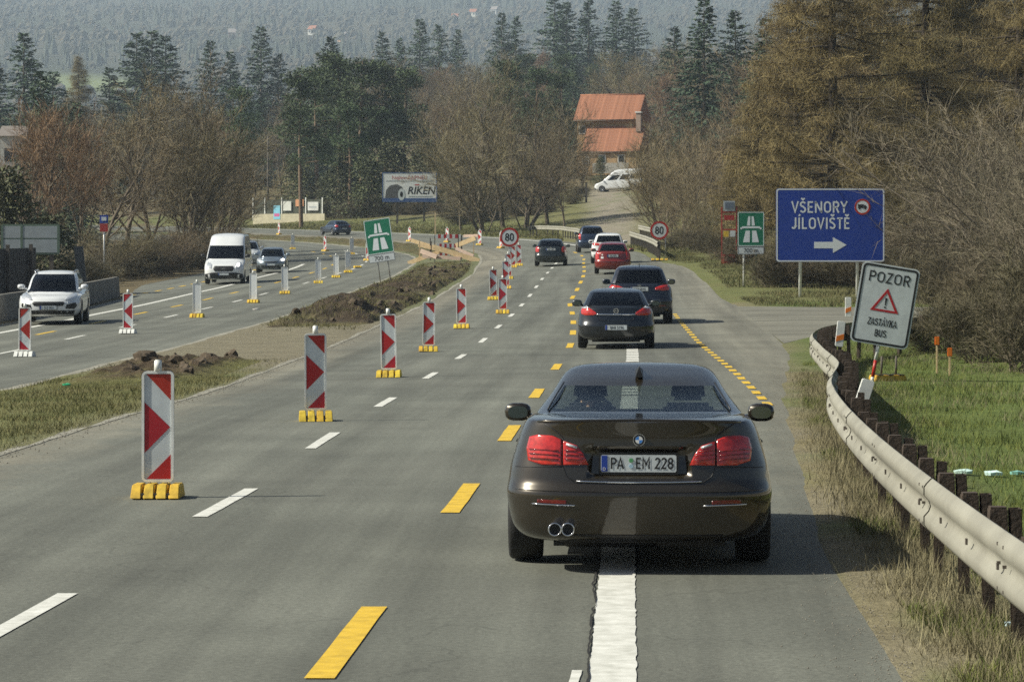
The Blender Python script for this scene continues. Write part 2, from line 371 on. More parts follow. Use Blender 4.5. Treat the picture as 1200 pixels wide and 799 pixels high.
# ------------------------------------------------------------------ carriageways
def asphalt():
    m = bpy.data.materials.new("worn asphalt"); m.use_nodes = True; n = m.node_tree; b = n.nodes["Principled BSDF"]; L = n.links
    b.inputs["Roughness"].default_value = .82; b.inputs["Specular IOR Level"].default_value = .35
    uv = n.nodes.new("ShaderNodeUVMap"); uv.uv_map = "st"; g = n.nodes.new("ShaderNodeNewGeometry")
    def nz(vec, sc, det=4, ro=.6):
        x = n.nodes.new("ShaderNodeTexNoise"); x.inputs["Scale"].default_value = sc; x.inputs["Detail"].default_value = det; x.inputs["Roughness"].default_value = ro
        L.new(vec, x.inputs["Vector"]); return x.outputs["Fac"]
    def mr(f, a, b_, c, d):
        x = n.nodes.new("ShaderNodeMapRange"); x.inputs[1].default_value = a; x.inputs[2].default_value = b_; x.inputs[3].default_value = c; x.inputs[4].default_value = d
        L.new(f, x.inputs[0]); return x.outputs[0]
    def mul(a, b_):
        x = n.nodes.new("ShaderNodeMath"); x.operation = 'MULTIPLY'; L.new(a, x.inputs[0]); L.new(b_, x.inputs[1]); return x.outputs[0]
    mp = n.nodes.new("ShaderNodeMapping"); mp.inputs["Scale"].default_value = (.035, 1.1, 1); L.new(uv.outputs[0], mp.inputs[0])
    mp2 = n.nodes.new("ShaderNodeMapping"); mp2.inputs["Scale"].default_value = (.5, .06, 1); L.new(uv.outputs[0], mp2.inputs[0])
    f = mul(mr(nz(mp.outputs[0], 1., 5), .3, .7, .64, 1.30), mr(nz(mp2.outputs[0], 1., 3), .3, .7, .94, 1.06))
    f = mul(f, mr(nz(g.outputs[0], .35, 6), .3, .7, .84, 1.16))
    f = mul(f, mr(nz(g.outputs[0], 22., 4, .85), .3, .7, .66, 1.34))
    f = mul(f, mr(nz(g.outputs[0], 140., 2, .8), .3, .7, .75, 1.25))
    vo = n.nodes.new("ShaderNodeTexVoronoi"); vo.feature = 'DISTANCE_TO_EDGE'; vo.inputs["Scale"].default_value = .16
    dst = n.nodes.new("ShaderNodeTexNoise"); dst.inputs["Scale"].default_value = 1.4; L.new(g.outputs[0], dst.inputs["Vector"])
    va = n.nodes.new("ShaderNodeVectorMath"); va.operation = 'ADD'; L.new(g.outputs[0], va.inputs[0]); L.new(dst.outputs["Color"], va.inputs[1]); L.new(va.outputs[0], vo.inputs["Vector"])
    f = mul(f, mr(vo.outputs["Distance"], .0, .003, .80, 1.))
    sx = n.nodes.new("ShaderNodeSeparateXYZ"); L.new(uv.outputs[0], sx.inputs[0])
    jit = mr(nz(g.outputs[0], .9, 5, .7), .2, .8, -.7, .7)
    ad = n.nodes.new("ShaderNodeMath"); ad.operation = 'ADD'; L.new(sx.outputs[1], ad.inputs[0]); L.new(jit, ad.inputs[1])
    d1 = mr(ad.outputs[0], -4.0, -5.3, 0., .8); d2 = mr(ad.outputs[0], 2.9, 4.4, 0., .45)
    dmx = n.nodes.new("ShaderNodeMath"); dmx.operation = 'MAXIMUM'; L.new(d1, dmx.inputs[0]); L.new(d2, dmx.inputs[1])
    gt = n.nodes.new("ShaderNodeMath"); gt.operation = 'GREATER_THAN'; gt.inputs[1].default_value = -8.; L.new(sx.outputs[1], gt.inputs[0])
    dust = mul(dmx.outputs[0], gt.outputs[0])
    cr = n.nodes.new("ShaderNodeMix"); cr.data_type = 'RGBA'
    cr.inputs[6].default_value = (.116,.121,.101,1); cr.inputs[7].default_value = (.140,.139,.116,1)
    L.new(nz(g.outputs[0], .12, 3), cr.inputs[0])
    sc = n.nodes.new("ShaderNodeVectorMath"); sc.operation = 'SCALE'; du = n.nodes.new("ShaderNodeMix"); du.data_type = 'RGBA'; du.inputs[7].default_value = (.205,.185,.14,1); L.new(cr.outputs[2], du.inputs[6]); L.new(dust, du.inputs[0]); L.new(du.outputs[2], sc.inputs[0]); L.new(f, sc.inputs["Scale"]); L.new(sc.outputs[0], b.inputs["Base Color"])
    bp = n.nodes.new("ShaderNodeBump"); bp.inputs["Strength"].default_value = .35; bp.inputs["Distance"].default_value = .006
    L.new(nz(g.outputs[0], 110., 2), bp.inputs["Height"]); L.new(bp.outputs[0], b.inputs["Normal"])
    return m
m_asph = asphalt()
def slist(a, b):
    out = []; s = a
    while s < b: out.append(s); s += .8 if s < 60 else 2.
    return out+[b]
def sheet(name, tl, tr, s0, s1, mat, dz=0., ncol=14, skirt=True, parent=None, label=None):
    ss = slist(s0, s1); vs, uv, fs = [], [], []
    for s in ss:
        a, b = tl(s), tr(s)
        for j in range(ncol+1):
            t = a+(b-a)*j/ncol; p = SP(s, t, dz); vs.append(p); uv.append((s, t))
    w = ncol+1
    fs = [(i*w+j, i*w+j+1, (i+1)*w+j+1, (i+1)*w+j) for i in range(len(ss)-1) for j in range(ncol)]
    if skirt:
        for j0 in (0, ncol):
            o = len(vs)
            for i, s in enumerate(ss):
                p = vs[i*w+j0]; vs.append(Vector((p[0], p[1], p[2]-.09))); uv.append(uv[i*w+j0])
            fs += [(i*w+j0, (i+1)*w+j0, o+i+1, o+i) for i in range(len(ss)-1)]
    me = bpy.data.meshes.new(name); me.from_pydata([tuple(v) for v in vs], [], fs); me.materials.append(mat)
    ul = me.uv_layers.new(name="st")
    for lp in me.loops: ul.data[lp.index].uv = uv[lp.vertex_index]
    me.update()
    o = link(name, me, parent)
    if parent is None: tag(o, label, None, None, "structure")
    return o
road_r = sheet("road_main", RL, RRt, -10, 430, m_asph, label="grey asphalt carriageway with the queue of cars driving away")
road_l = sheet("road_oncoming", LL, LR, -10, 430, m_asph, label="grey asphalt carriageway of the oncoming traffic beyond the median")
# side road: grid over t, bounded in s
vs, uv = [], []
tt = list(np.linspace(5.53, 60, 40))
for t in tt:
    for j in range(9):
        s = lerp(sS(t), sN(t), j/8); vs.append(tuple(SP(s, t, .002))); uv.append((t, s))
me = bpy.data.meshes.new("road_side"); me.from_pydata(vs, [], [(i*9+j, i*9+j+1, (i+1)*9+j+1, (i+1)*9+j) for i in range(len(tt)-1) for j in range(8)])
ul = me.uv_layers.new(name="st")
for lp in me.loops: ul.data[lp.index].uv = uv[lp.vertex_index]
me.materials.append(m_asph)
tag(link("road_side", me), "side road that turns off behind the curved guardrail", None, None, "structure")

m_paintw = M("road paint white", (.66,.65,.58), .7, var=.30, scale=7, world=True, c2=(.72,.71,.66))
m_painty = M("road paint yellow", (.62,.40,.03), .7, var=.22, scale=6, world=True)
m_kerb = M("sandy kerb strip", (.25,.235,.19), .9, var=.35, scale=2.5, world=True)
def ribbon(name, pts, width, mat, parent, dz=.006, thick=False, jag=0.):
    """pts: (s, t) centre line, laid on the road"""
    mb = MB(); vs = []
    for i, (s, t) in enumerate(pts):
        w = width[i]/2 if hasattr(width, '__len__') else width/2
        j1, j2 = random.uniform(-jag, jag), random.uniform(-jag, jag)
        vs += [SP(s, t-w+j1, dz), SP(s, t+w+j2, dz)]
    mb.add(vs, [(2*i, 2*i+1, 2*i+3, 2*i+2) for i in range(len(pts)-1)])
    return mb.build(name, mat, parent, fix=False)
def seg(s0, s1, t0, t1, n): return [(lerp(s0, s1, k/n), lerp(t0, t1, k/n)) for k in range(n+1)]
for s in (18.4,27.1,35.8,45.3,55.9,66.6,77.5,87.5,98.2,108.8,119,128.3,138.2,149,159,169,180):
    tt0 = -1.95 if s < 20 else (-1.8 if s < 60 else -1.8-.0015*(s-60))
    ribbon("lane_dash", seg(s-1.5, s+1.5, tt0-(.04 if s < 30 else 0), tt0+(.03 if s < 30 else 0), 4), .13, m_paintw, road_r, jag=.004)
ysp = pl([(10,.05),(17,.12),(27.5,.25),(37,.33),(48,.36),(60,.42),(73,.45),(88,.29),(99,.08),(112,-.2),(123,-.14),(138,-.09),(174,-.5),(202,-.7),(240,-1.2),(300,-2)])
for s in (17.6,27.6,37.2,48,59.6,73.2,82,90.5,99.5,108,116,124,132,140,149,158,167,176,186,196,206):
    ribbon("yellow_dash", [(a, ysp(a)) for a in np.linspace(s-1.6, s+1.6, 6)], .16, m_painty, road_r, dz=.007, jag=.004)
edge = pl([(0,1.62),(20,1.66),(45,1.8),(70,1.92),(110,1.7),(160,1.5),(205,1.1),(218,1.4),(260,1.9),(430,1.8)])
ribbon("edge_line", [(s, edge(s)) for s in np.arange(8, 47, .12)], .25, m_paintw, road_r, jag=.006)
ribbon("edge_line", [(s, 1.45+.02*noise.noise((s*1.5, 0, 0))) for s in np.arange(9, 16.5, .15)], [.05+.03*noise.noise((s*2., 5, 0)) for s in np.arange(9, 16.5, .15)], m_paintw, road_r)
for k, s in enumerate(np.arange(47.2, 74, 1.05)):
    ribbon("edge_line", seg(s, s+.85, edge(s), edge(s+.85), 2), .26, m_paintw, road_r, jag=.006)
ribbon("edge_line", [(s, edge(s)) for s in np.arange(188, 400, 2)], .25, m_paintw, road_r)
m_crack = M("dark crack", (.012,.011,.01), .95)
pts = []; w = []
tcur = 1.52
for s in np.arange(9, 24.5, .08):
    tcur = 1.515+.035*noise.noise((s*.9, 2, 0))+.014*noise.noise((s*5., 7, 0)); pts.append((s, tcur)); w.append(max(.003, .012+.014*noise.noise((s*2.3, 1, 0))))
ribbon("crack", pts, w, m_crack, road_r, dz=.011)
for k in range(1):       # small cracks across the painted line
    s0 = 12.5+k*2.9+random.random(); q = [(s0+i*.1, 1.72+random.uniform(-.03, .03)+.012*i) for i in range(7)]
    ribbon("crack", q, [random.uniform(.004, .015) for _ in q], m_crack, road_r, dz=.011)
for s in np.arange(43.8, 98, 1.75):
    t = lerp(3.78, 3.35, sstep(43, 100, s)); ribbon("yellow_dash", seg(s, s+.95, t, t, 2), .13, m_painty, road_r, dz=.007, jag=.006)
ribbon("edge_line", [(s, lin([(60,-16.2),(88,-16.3),(100,-16.4),(120,-16.9),(136,-17.35),(166,-18),(195,-17.95)])(s)) for s in np.arange(60, 197, 2)], .25, m_paintw, road_l)
for s in np.arange(65, 235, 9.3):
    ribbon("lane_dash", seg(s-1.5, s+1.5, -13.25-.006*(s-80), -13.25-.006*(s-77), 3), .14, m_paintw, road_l)
    ribbon("yellow_dash", seg(s+2.5, s+5.5, -14.9-.01*(s-90), -14.9-.01*(s-87), 3), .15, m_painty, road_l)
for s in np.arange(136, 190, 4.):
    ribbon("yellow_dash", seg(s, s+1.8, -20.3, -20.3, 2), .2, m_painty, road_l)
def kerb(name, tf, s0, s1, w0, label):
    w = w0
    mb = MB(); ss = slist(s0, s1); vs = []
    for s in ss:
        j = .05*noise.noise((s*.8, w, 0)); w = w0*max(.15, 1+.9*noise.noise((s*.35, 3, 0))+.6*noise.noise((s*2.1, 8, 0)))
        for (dt, dz) in ((-w/2+j, -.05), (-w/2+j, .007), (w/2+j, .007), (w/2+j, -.05)): vs.append(SP(s, tf(s)+dt, dz))
    mb.add(vs, [(4*i+j, 4*i+j+1, 4*i+5+j, 4*i+4+j) for i in range(len(ss)-1) for j in range(3)])
    return tag(mb.build(name, m_kerb), label, None, None, "structure")
kerb("kerb", lambda s: RL(s)-.02, -8, 200, .16, "sandy kerb strip beside the main carriageway")
kerb("kerb", lambda s: LR(s)+.02, -8, 240, .2, "sandy kerb strip beside the oncoming carriageway")
kerb("kerb", lambda s: LR(s)-.0, 246, 400, .5, "far kerb strip of the oncoming carriageway")

# ------------------------------------------------------------------ dug-up median
def mound(name, s0, s1, tl, tr, hf, ds, dt, label, colf):
    ss = np.arange(s0, s1, ds); n = max(8, int(3.6/dt)); vs, cs = [], []
    for s in ss:
        a, b = tl(s), tr(s)
        for j in range(n+1):
            k = j/n; t = lerp(a, b, k); X, Y = XY(s, t)
            env = sstep(0, .16, k)*sstep(0, .12, 1-k)*sstep(s0, s0+1.2, s)*(1-sstep(s1-2.0, s1, s))
            h = hf(s, k, X, Y)*env
            vs.append((X, Y, G(X, Y)-.04+h)); cs.append((*colf(s, k, h, X, Y), 1))
    w = n+1; fs = [(i*w+j, i*w+j+1, (i+1)*w+j+1, (i+1)*w+j) for i in range(len(ss)-1) for j in range(n)]
    me = bpy.data.meshes.new(name); me.from_pydata(vs, [], fs)
    ca = me.color_attributes.new("gcol", 'FLOAT_COLOR', 'POINT'); ca.data.foreach_set("color", np.array(cs, dtype=np.float32).ravel())
    me.materials.append(MATS.get("soil") or attr_mat("soil", nvar=.45, bump=.8, fine=25.))
    o = link(name, me); tag(o, label, None, None, "stuff"); return o
def hf1(s, k, X, Y):
    cl = abs(noise.noise((X*2.2, Y*1.3, 1)))+.7*abs(noise.noise((X*5, Y*3, 7)))
    return .05+(.22*cl+.05)*sstep(50, 57, s)*(1-sstep(64, 67, s))*sstep(.25, .0, abs(k-.45)-.2)
def cf1(s, k, h, X, Y):
    g = noise.noise((X*.6, Y*.35, 3))*.5+.5
    return mix3(mix3((.145,.155,.045), (.20,.17,.08), g), (.10,.072,.045), sstep(.10, .2, h))
mound("soil_clods", 18, 67.5, lambda s: LR(s)+.2, lambda s: RL(s)-.16, hf1, .22, .14, "low strip of dug soil clods and grass on the near median", cf1)
def hf2(s, k, X, Y):
    env = sstep(88, 96, s)*(1-.75*sstep(160, 182, s))*(.55+.45*noise.noise((s*.06, 4, 0)))
    cl = abs(noise.noise((X*.9, Y*.45, 1)))*1.0+.55*abs(noise.noise((X*2.4, Y*1.2, 7)))+.25*abs(noise.noise((X*6, Y*4, 2)))
    peak = math.exp(-((s-101)/4.5)**2)*1.2+math.exp(-((s-113)/4)**2)*.7+math.exp(-((s-133)/9)**2)*.35
    return .03+(.05+.46*cl+peak*(1-abs(2*k-1)))*env
def cf2(s, k, h, X, Y):
    g = noise.noise((X*.8, Y*.4, 3))*.5+.5
    c = mix3((.13,.13,.05), (.17,.135,.075), g)
    return mix3(c, (.082,.06,.038), sstep(.06, .26, h+.35*noise.noise((X*.7, Y*.35, 8))))
mound("soil_mound", 84, 186, lambda s: LR(s)+.22, lambda s: RL(s)-.2, hf2, .45, .13, "long mound of dark dug-up turf and soil on the median by the tilted green sign", cf2)
def hf3(s, k, X, Y): return .12+.3*abs(noise.noise((X*.8, Y*.5, 4)))
mound("soil_strip", 204, 330, lambda s: LR(s)+.3, lambda s: RL(s)-.3, hf3, 1., .3, "low strip of brown soil on the far bend of the median", lambda s, k, h, X, Y: mix3((.15,.105,.06), (.10,.11,.04), noise.noise((X*.5, Y*.5, 1))*.5+.5))

def arc(cx, cz, rx, rz, a0, a1, n=8): return [(cx+rx*math.cos(R_(lerp(a0, a1, k/n))), cz+rz*math.sin(R_(lerp(a0, a1, k/n)))) for k in range(n+1)]
_S = arc(.27,.74,.20,.19,20,270,9)+arc(.27,.275,.205,.205,90,-160,9)[1:]
GL = {  # road-sign letters as strokes: (advance, strokes), cap height 1
 'V': (.60,[[(.04,1),(.30,.07),(.56,1)]]), 'E': (.52,[[(.48,.93),(.09,.93),(.09,.07),(.48,.07)],[(.09,.51),(.43,.51)]]), 'N': (.66,[[(.09,0),(.09,1)],[(.09,.95),(.57,.05)],[(.57,0),(.57,1)]]),
 'O': (.66,[arc(.33,.68,.24,.25,0,180)+arc(.33,.32,.24,.25,180,360)+[(.57,.68)]]), 'R': (.58,[[(.09,0),(.09,.93),(.30,.93)]+arc(.30,.71,.21,.22,90,-90)+[(.09,.49)],[(.30,.49),(.52,0)]]),
 'Y': (.58,[[(.03,1),(.29,.5),(.55,1)],[(.29,.5),(.29,0)]]), 'J': (.44,[[(.35,1),(.35,.28)]+arc(.19,.28,.16,.21,0,-150,6)]), 'I': (.24,[[(.12,0),(.12,1)]]), 'L': (.50,[[(.09,1),(.09,.07),(.46,.07)]]),
 'S': (.55,[_S]), 'T': (.52,[[(.02,.93),(.50,.93)],[(.26,.93),(.26,0)]]), 'P': (.56,[[(.09,0),(.09,.93),(.30,.93)]+arc(.30,.70,.21,.23,90,-90)+[(.09,.47)]]),
 'Z': (.54,[[(.05,.93),(.47,.93),(.06,.07),(.49,.07)]]), 'A': (.60,[[(.03,0),(.30,.95),(.57,0)],[(.13,.30),(.47,.30)]]), 'K': (.58,[[(.09,0),(.09,1)],[(.52,1),(.11,.45)],[(.24,.62),(.54,0)]]),
 'B': (.58,[[(.09,.5),(.30,.5)]+arc(.30,.715,.19,.215,-90,90)+[(.09,.93),(.09,.07),(.30,.07)]+arc(.30,.285,.215,.215,-90,90)]), 'U': (.62,[[(.09,1),(.09,.3)]+arc(.31,.3,.22,.24,180,360)+[(.53,1)]]),
 'M': (.76,[[(.09,0),(.09,.98),(.38,.35),(.67,.98),(.67,0)]]), '8': (.56,[arc(.28,.72,.18,.22,-90,270,14),arc(.28,.28,.21,.23,-270,90,14)]), '0': (.56,[arc(.28,.66,.2,.28,0,180)+arc(.28,.34,.2,.28,180,360)+[(.48,.66)]]),
 '2': (.54,[arc(.27,.72,.2,.22,165,-30,8)+[(.07,.07),(.49,.07)]]), '7': (.52,[[(.05,.93),(.47,.93),(.18,0)]]), 'm': (.80,[[(.08,0),(.08,.68)],arc(.245,.44,.165,.22,180,0)+[(.41,0)],arc(.575,.44,.165,.22,180,0)+[(.74,0)]]), ' ': (.30,[]), 'D': (.6,[[(.09,.07),(.09,.93),(.25,.93)]+arc(.25,.5,.26,.43,90,-90)+[(.09,.07)]])}
ACC = {'Š': ('S','v'), 'Í': ('I','/'), 'Ě': ('E','v'), 'Á': ('A','/')}
def strokes(txt, height, mat, parent, x, y, z, name="lettering", sx=1., weight=.14, align='C', gap=.08):
    """sign lettering drawn as flat strokes of even width"""
    mb = MB(); cur = 0.; items = []
    for ch in txt:
        b, ac = ACC.get(ch, (ch, None)); adv, st_l = GL[b]; L = [list(p) for p in st_l]; mid = adv/2
        if ac == 'v': L.append([(mid-.15,1.27),(mid,1.13),(mid+.15,1.27)])
        if ac == '/': L.append([(mid-.04,1.12),(mid+.10,1.28)])
        for p in L: items.append([(cur+a, b_) for a, b_ in p])
        cur += adv+gap
    cur -= gap; off = -cur/2 if align == 'C' else 0.
    for p in items:
        pts = [(x+(a+off)*height*sx, z+b_*height) for a, b_ in p]; w = weight*height/2; n = len(pts); vs = []
        for i in range(n):
            a, b_ = pts[max(i-1, 0)], pts[min(i+1, n-1)]
            def dirn(p0, p1):
                d = (p1[0]-p0[0], p1[1]-p0[1]); l = math.hypot(*d) or 1; return (d[0]/l, d[1]/l)
            d0 = dirn(pts[i-1], pts[i]) if i else dirn(pts[0], pts[1]); d1 = dirn(pts[i], pts[i+1]) if i < n-1 else d0
            m_ = (-(d0[1]+d1[1]), d0[0]+d1[0]); l = math.hypot(*m_) or 1; m_ = (m_[0]/l, m_[1]/l); k = w/max(.45, m_[0]*-d0[1]+m_[1]*d0[0])
            vs += [(pts[i][0]+m_[0]*k, y, pts[i][1]+m_[1]*k), (pts[i][0]-m_[0]*k, y, pts[i][1]-m_[1]*k)]
        mb.add(vs, [(2*i, 2*i+1, 2*i+3, 2*i+2) for i in range(n-1)])
    return mb.build(name, mat, parent, fix=False)
# ------------------------------------------------------------------ vehicles
COLS = ('w', 'yr', 'yf')
class Car:
    """A vehicle body lofted from horizontal plan outlines. Origin on the ground at mid-length, +y is forward."""
    TR = [0,.22,.42,.6,.74,.84,.90,.945,.975,.992,1.]
    def __init__(s, low, top, Dr=.55, nr=3.2, Df=.75, nf=2.8, gDr=.38, gnr=2.7, gDf=.5, gnf=2.6, rw=5, fw=5, side=((.06,.40),(.46,.93)), rwin=None, swin=None, fwin=None, wedge=.045, TR=None, dent=None):
        s.TR = TR or Car.TR; s.dent = dent or (lambda x, z: 0.)
        s.wedge = wedge
        s.low, s.top = low, top; s.P = dict(Dr=Dr, nr=nr, Df=Df, nf=nf); s.Q = dict(Dr=gDr, nr=gnr, Df=gDf, nf=gnf)
        s.belt = low[-1][0]; s.rw, s.fw, s.side = rw, fw, side
        s.rwin = rwin or (s.belt+.02, top[2][0]); s.swin = swin or s.rwin; s.fwin = fwin or s.rwin
        s.fl = [pchip([r[0] for r in low], [r[i] for r in low]) for i in (1, 2, 3)]
        s.ft = [pchip([r[0] for r in top], [r[i] for r in top]) for i in (1, 2, 3)]
    def lev(s, z):
        f, p = (s.fl, s.P) if z <= s.belt else (s.ft, s.Q)
        w, yr, yf = (g(z) for g in f); L = yf-yr
        return w, yr, yf, min(p['Dr'], .46*L), p['nr'], min(p['Df'], .46*L), p['nf']
    def surf(s, end, x, z):
        w, yr, yf, Dr, nr, Df, nf = s.lev(z); t = min(abs(x)/w, .9995)
        if end == 'r': return Vector((x, yr+Dr*(1-(1-t**nr)**(1/nr))+s.dent(x, z), z))
        return Vector((x, yf-Df*(1-(1-t**nf)**(1/nf)), z))
    def nrm(s, end, x, z):
        e = .012; a = s.surf(end, x+e, z)-s.surf(end, x-e, z); b = s.surf(end, x, z+e)-s.surf(end, x, z-e)
        n = a.cross(b).normalized()
        if (n.y > 0) == (end == 'r'): n = -n
        return n
    def half(s, z, sf):
        w, yr, yf, Dr, nr, Df, nf = s.lev(z)
        pts = [(w*t, yr+Dr*(1-(1-t**nr)**(1/nr))+s.dent(w*t, z)) for t in s.TR]
        a, b = yr+Dr, yf-Df
        pts += [(w, a+(b-a)*k) for k in sf[1:-1]]
        pts += [(w*t, yf-Df*(1-(1-t**nf)**(1/nf))) for t in reversed(s.TR)]
        return pts
    def build(s, root, paint, glass, axles, wr, arch=True, ww=.22, wx=None, rimmat=None, roofmat=None, capmat=None):
        sf = sorted(set([0, 1]+[round(v, 4) for p in s.side for v in p]+[.02, .97]))
        nTR = len(s.TR)
        def levels(tab):
            z = []
            for a, b in zip(tab, tab[1:]):
                n = max(2, min(4, int((b[0]-a[0])/.03)+1)); z += [a[0]+(b[0]-a[0])*k/n for k in range(n)]
            return z+[tab[-1][0]]
        def ring(z):
            h = s.half(z, sf); b = s.belt; k = s.wedge*sstep(b-.25, b-.05, z)*(1-sstep(b+.08, b+.3, z)); y0 = s.low[-1][2]
            h = [(x, y, z-k*max(0, y-y0)) for x, y in h]
            return h+[(-x, y, q) for x, y, q in reversed(h[1:-1])]
        # lower body, closed
        mb = MB(); zl = levels(s.low); N = len(ring(zl[0])); vs = []
        for z in zl: vs += ring(z)
        n = len(zl)
        mb.add(vs, [(i*N+j, i*N+(j+1)%N, (i+1)*N+(j+1)%N, (i+1)*N+j) for i in range(n-1) for j in range(N)], 0, True)
        mb.f.append(tuple(range(N-1, -1, -1))); mb.m.append(1); mb.sm.append(False)
        mb.f.append(tuple((n-1)*N+j for j in range(N))); mb.m.append(1); mb.sm.append(False)
        body = mb.build("body", [paint, m_black], root)
        if arch:
            cb = MB()
            wmax = max(r[1] for r in s.low)
            for ya in axles:
                for sx in (-1, 1):
                    n_ = 28; rr = wr+.055; x0, x1 = sx*(wmax-.30), sx*(wmax+.2)
                    vs = [(x0, ya+rr*math.cos(2*math.pi*k/n_), wr+.02+rr*math.sin(2*math.pi*k/n_)) for k in range(n_)]+[(x1, ya+rr*math.cos(2*math.pi*k/n_), wr+.02+rr*math.sin(2*math.pi*k/n_)) for k in range(n_)]
                    cb.add(vs, [tuple(range(n_)), tuple(range(2*n_-1, n_-1, -1))]+[(k, k+n_, (k+1)%n_+n_, (k+1)%n_) for k in range(n_)])
            cut = cb.build("cutter", m_black)
            md = body.modifiers.new("arch", 'BOOLEAN'); md.object = cut; md.operation = 'DIFFERENCE'; md.solver = 'EXACT'
            try: md.material_mode = 'TRANSFER'
            except Exception: pass
            body.parent = None
            dg = bpy.context.evaluated_depsgraph_get(); me2 = bpy.data.meshes.new_from_object(body.evaluated_get(dg))
            bm = bmesh.new(); bm.from_mesh(me2)
            bmesh.ops.delete(bm, geom=[f for f in bm.faces if f.normal.z > .9 and f.calc_area() > .8 and f.calc_center_median().z > s.belt-.12 and f.material_index == 1], context='FACES_ONLY'); bm.to_mesh(me2); bm.free()
            y0, y1 = s.low[-1][2], s.low[-1][3]; w_ = s.low[-1][1]
            MB().box((0, (y0+y1)/2, s.belt-.42), (2*w_-.06, y1-y0-.1, .04)).build("cabin_floor", m_black, root)
            body.modifiers.clear(); body.data = me2; body.parent = root; bpy.data.objects.remove(cut)
            for p in me2.polygons:
                if p.area > .2 or len(p.vertices) > 8: p.use_smooth = False
            try: me2.set_sharp_from_angle(angle=R_(40))
            except Exception: pass
        # cabin: pillars, roof and the panes between them
        zt = levels(s.top); zt = sorted(set(zt+[v for v in (s.rwin+s.swin+s.fwin) if zt[0] < v < zt[-1]]))
        vs = []
        for z in zt: vs += ring(z)
        n = len(zt); H = len(s.half(zt[0], sf))
        cab = MB(); cab.add(vs, []); panes = {'rear_window': [], 'windscreen': [], 'side_window': [], 'side_window2': []}
        sideidx = [(nTR-1+sf.index(round(a, 4)), nTR-1+sf.index(round(b, 4))) for a, b in s.side]
        for i in range(n-1):
            zm = (zt[i]+zt[i+1])/2
            for j in range(N):
                k = j if j < H-1 else N-1-j
                f = (i*N+j, i*N+(j+1)%N, (i+1)*N+(j+1)%N, (i+1)*N+j)
                if k < s.rw and s.rwin[0] < zm < s.rwin[1]: panes['rear_window'].append(f)
                elif k >= H-1-s.fw and s.fwin[0] < zm < s.fwin[1]: panes['windscreen'].append(f)
                elif s.swin[0] < zm < s.swin[1] and any(a <= k < b for a, b in sideidx):
                    panes['side_window' if j < H-1 else 'side_window2'].append(f)
                else: cab.f.append(f); cab.m.append(0 if zm < s.rwin[1] else 1); cab.sm.append(True)
        cab.f.append(tuple((n-1)*N+j for j in range(N))); cab.m.append(1); cab.sm.append(True)
        c = cab.build("cabin", [paint, roofmat or paint], root)
        for k, fs in panes.items():
            if not fs: continue
            used = sorted(set(i for f in fs for i in f)); mp = {v: i for i, v in enumerate(used)}
            g = MB(); g.add([vs[i] for i in used], [tuple(mp[i] for i in f) for f in fs], 0, True)
            g.build(k.replace('2', ''), glass, root)
        # wheels
        wx = wx or max(r[1] for r in s.low)-ww/2+.005
        wme = rme = None
        for ya in axles:
            for sx in (-1, 1):
                if wme is None:
                    t = MB(); h = ww/2
                    t.lathe([(wr*.62,-h*.9),(wr*.8,-h*1.0),(wr*.93,-h*.98),(wr*.985,-h*.8),(wr,-h*.5),(wr,h*.5),(wr*.985,h*.8),(wr*.93,h*.98),(wr*.8,h),(wr*.62,h*.9)], 32)
                    wo = t.build("wheel", m_rubber, root); wme = wo.data
                    r = MB(); r.lathe([(wr*.64,h*.9),(wr*.60,h*.95),(wr*.56,h*.7)], 28); r.lathe([(wr*.63,-h*.6),(wr*.01,-h*.6)], 28, 1); r.lathe([(wr*.6,h*.25),(.02,h*.25)], 28, 1)
                    for q in range(5):
                        a = 2*math.pi*q/5; r.bar((h*.75, .02*math.cos(a), .02*math.sin(a)), (h*.8, wr*.6*math.cos(a), wr*.6*math.sin(a)), wr*.2, .03, 0, up=(1,0,0))
                    r.lathe([(wr*.16,h*.8),(.001,h*.84)], 16)
                    ro = r.build("rim", [rimmat or m_rim, m_black], wo); rme = ro.data
                else:
                    wo = link("wheel", wme, root); link("rim", rme, wo)
                wo.location = (sx*wx, ya, wr)
                if sx < 0: wo.rotation_euler = (0, 0, math.pi)
        return body
    def patch(s, name, end, poly, mat, root, off=.006, skirt=.03, both=False, dome=0.):
        out = []
        for sg in ((1, -1) if both else (1,)):
            P = []
            for i in range(len(poly)):
                a, b = poly[i], poly[(i+1) % len(poly)]
                k = max(1, int(math.hypot(a[0]-b[0], a[1]-b[1])/.05)); P += [(lerp(a[0], b[0], q/k), lerp(a[1], b[1], q/k)) for q in range(k)]
            c = (sum(p[0] for p in P)/len(P), sum(p[1] for p in P)/len(P)); n = len(P); vs = []
            for r in (.02, .35, .65, .9, 1.0):
                for p in P:
                    x, z = c[0]+(p[0]-c[0])*r, c[1]+(p[1]-c[1])*r
                    vs.append(s.surf(end, sg*x, z)+s.nrm(end, sg*x, z)*(off+dome*(1-r*r)))
            for p in P: vs.append(s.surf(end, sg*p[0], p[1])-s.nrm(end, sg*p[0], p[1])*skirt)
            mb = MB(); mb.add(vs, [(i*n+j, i*n+(j+1)%n, (i+1)*n+(j+1)%n, (i+1)*n+j) for i in range(4) for j in range(n)], 0, True)
            mb.f += [(len(mb.v)-2*n+j, len(mb.v)-2*n+(j+1)%n, len(mb.v)-n+(j+1)%n, len(mb.v)-n+j) for j in range(n)]; mb.m += [0]*n; mb.sm += [False]*n
            mb.f.append(tuple(range(n))); mb.m.append(0); mb.sm.append(False)
            out.append(mb.build(name, mat, root))
        return out
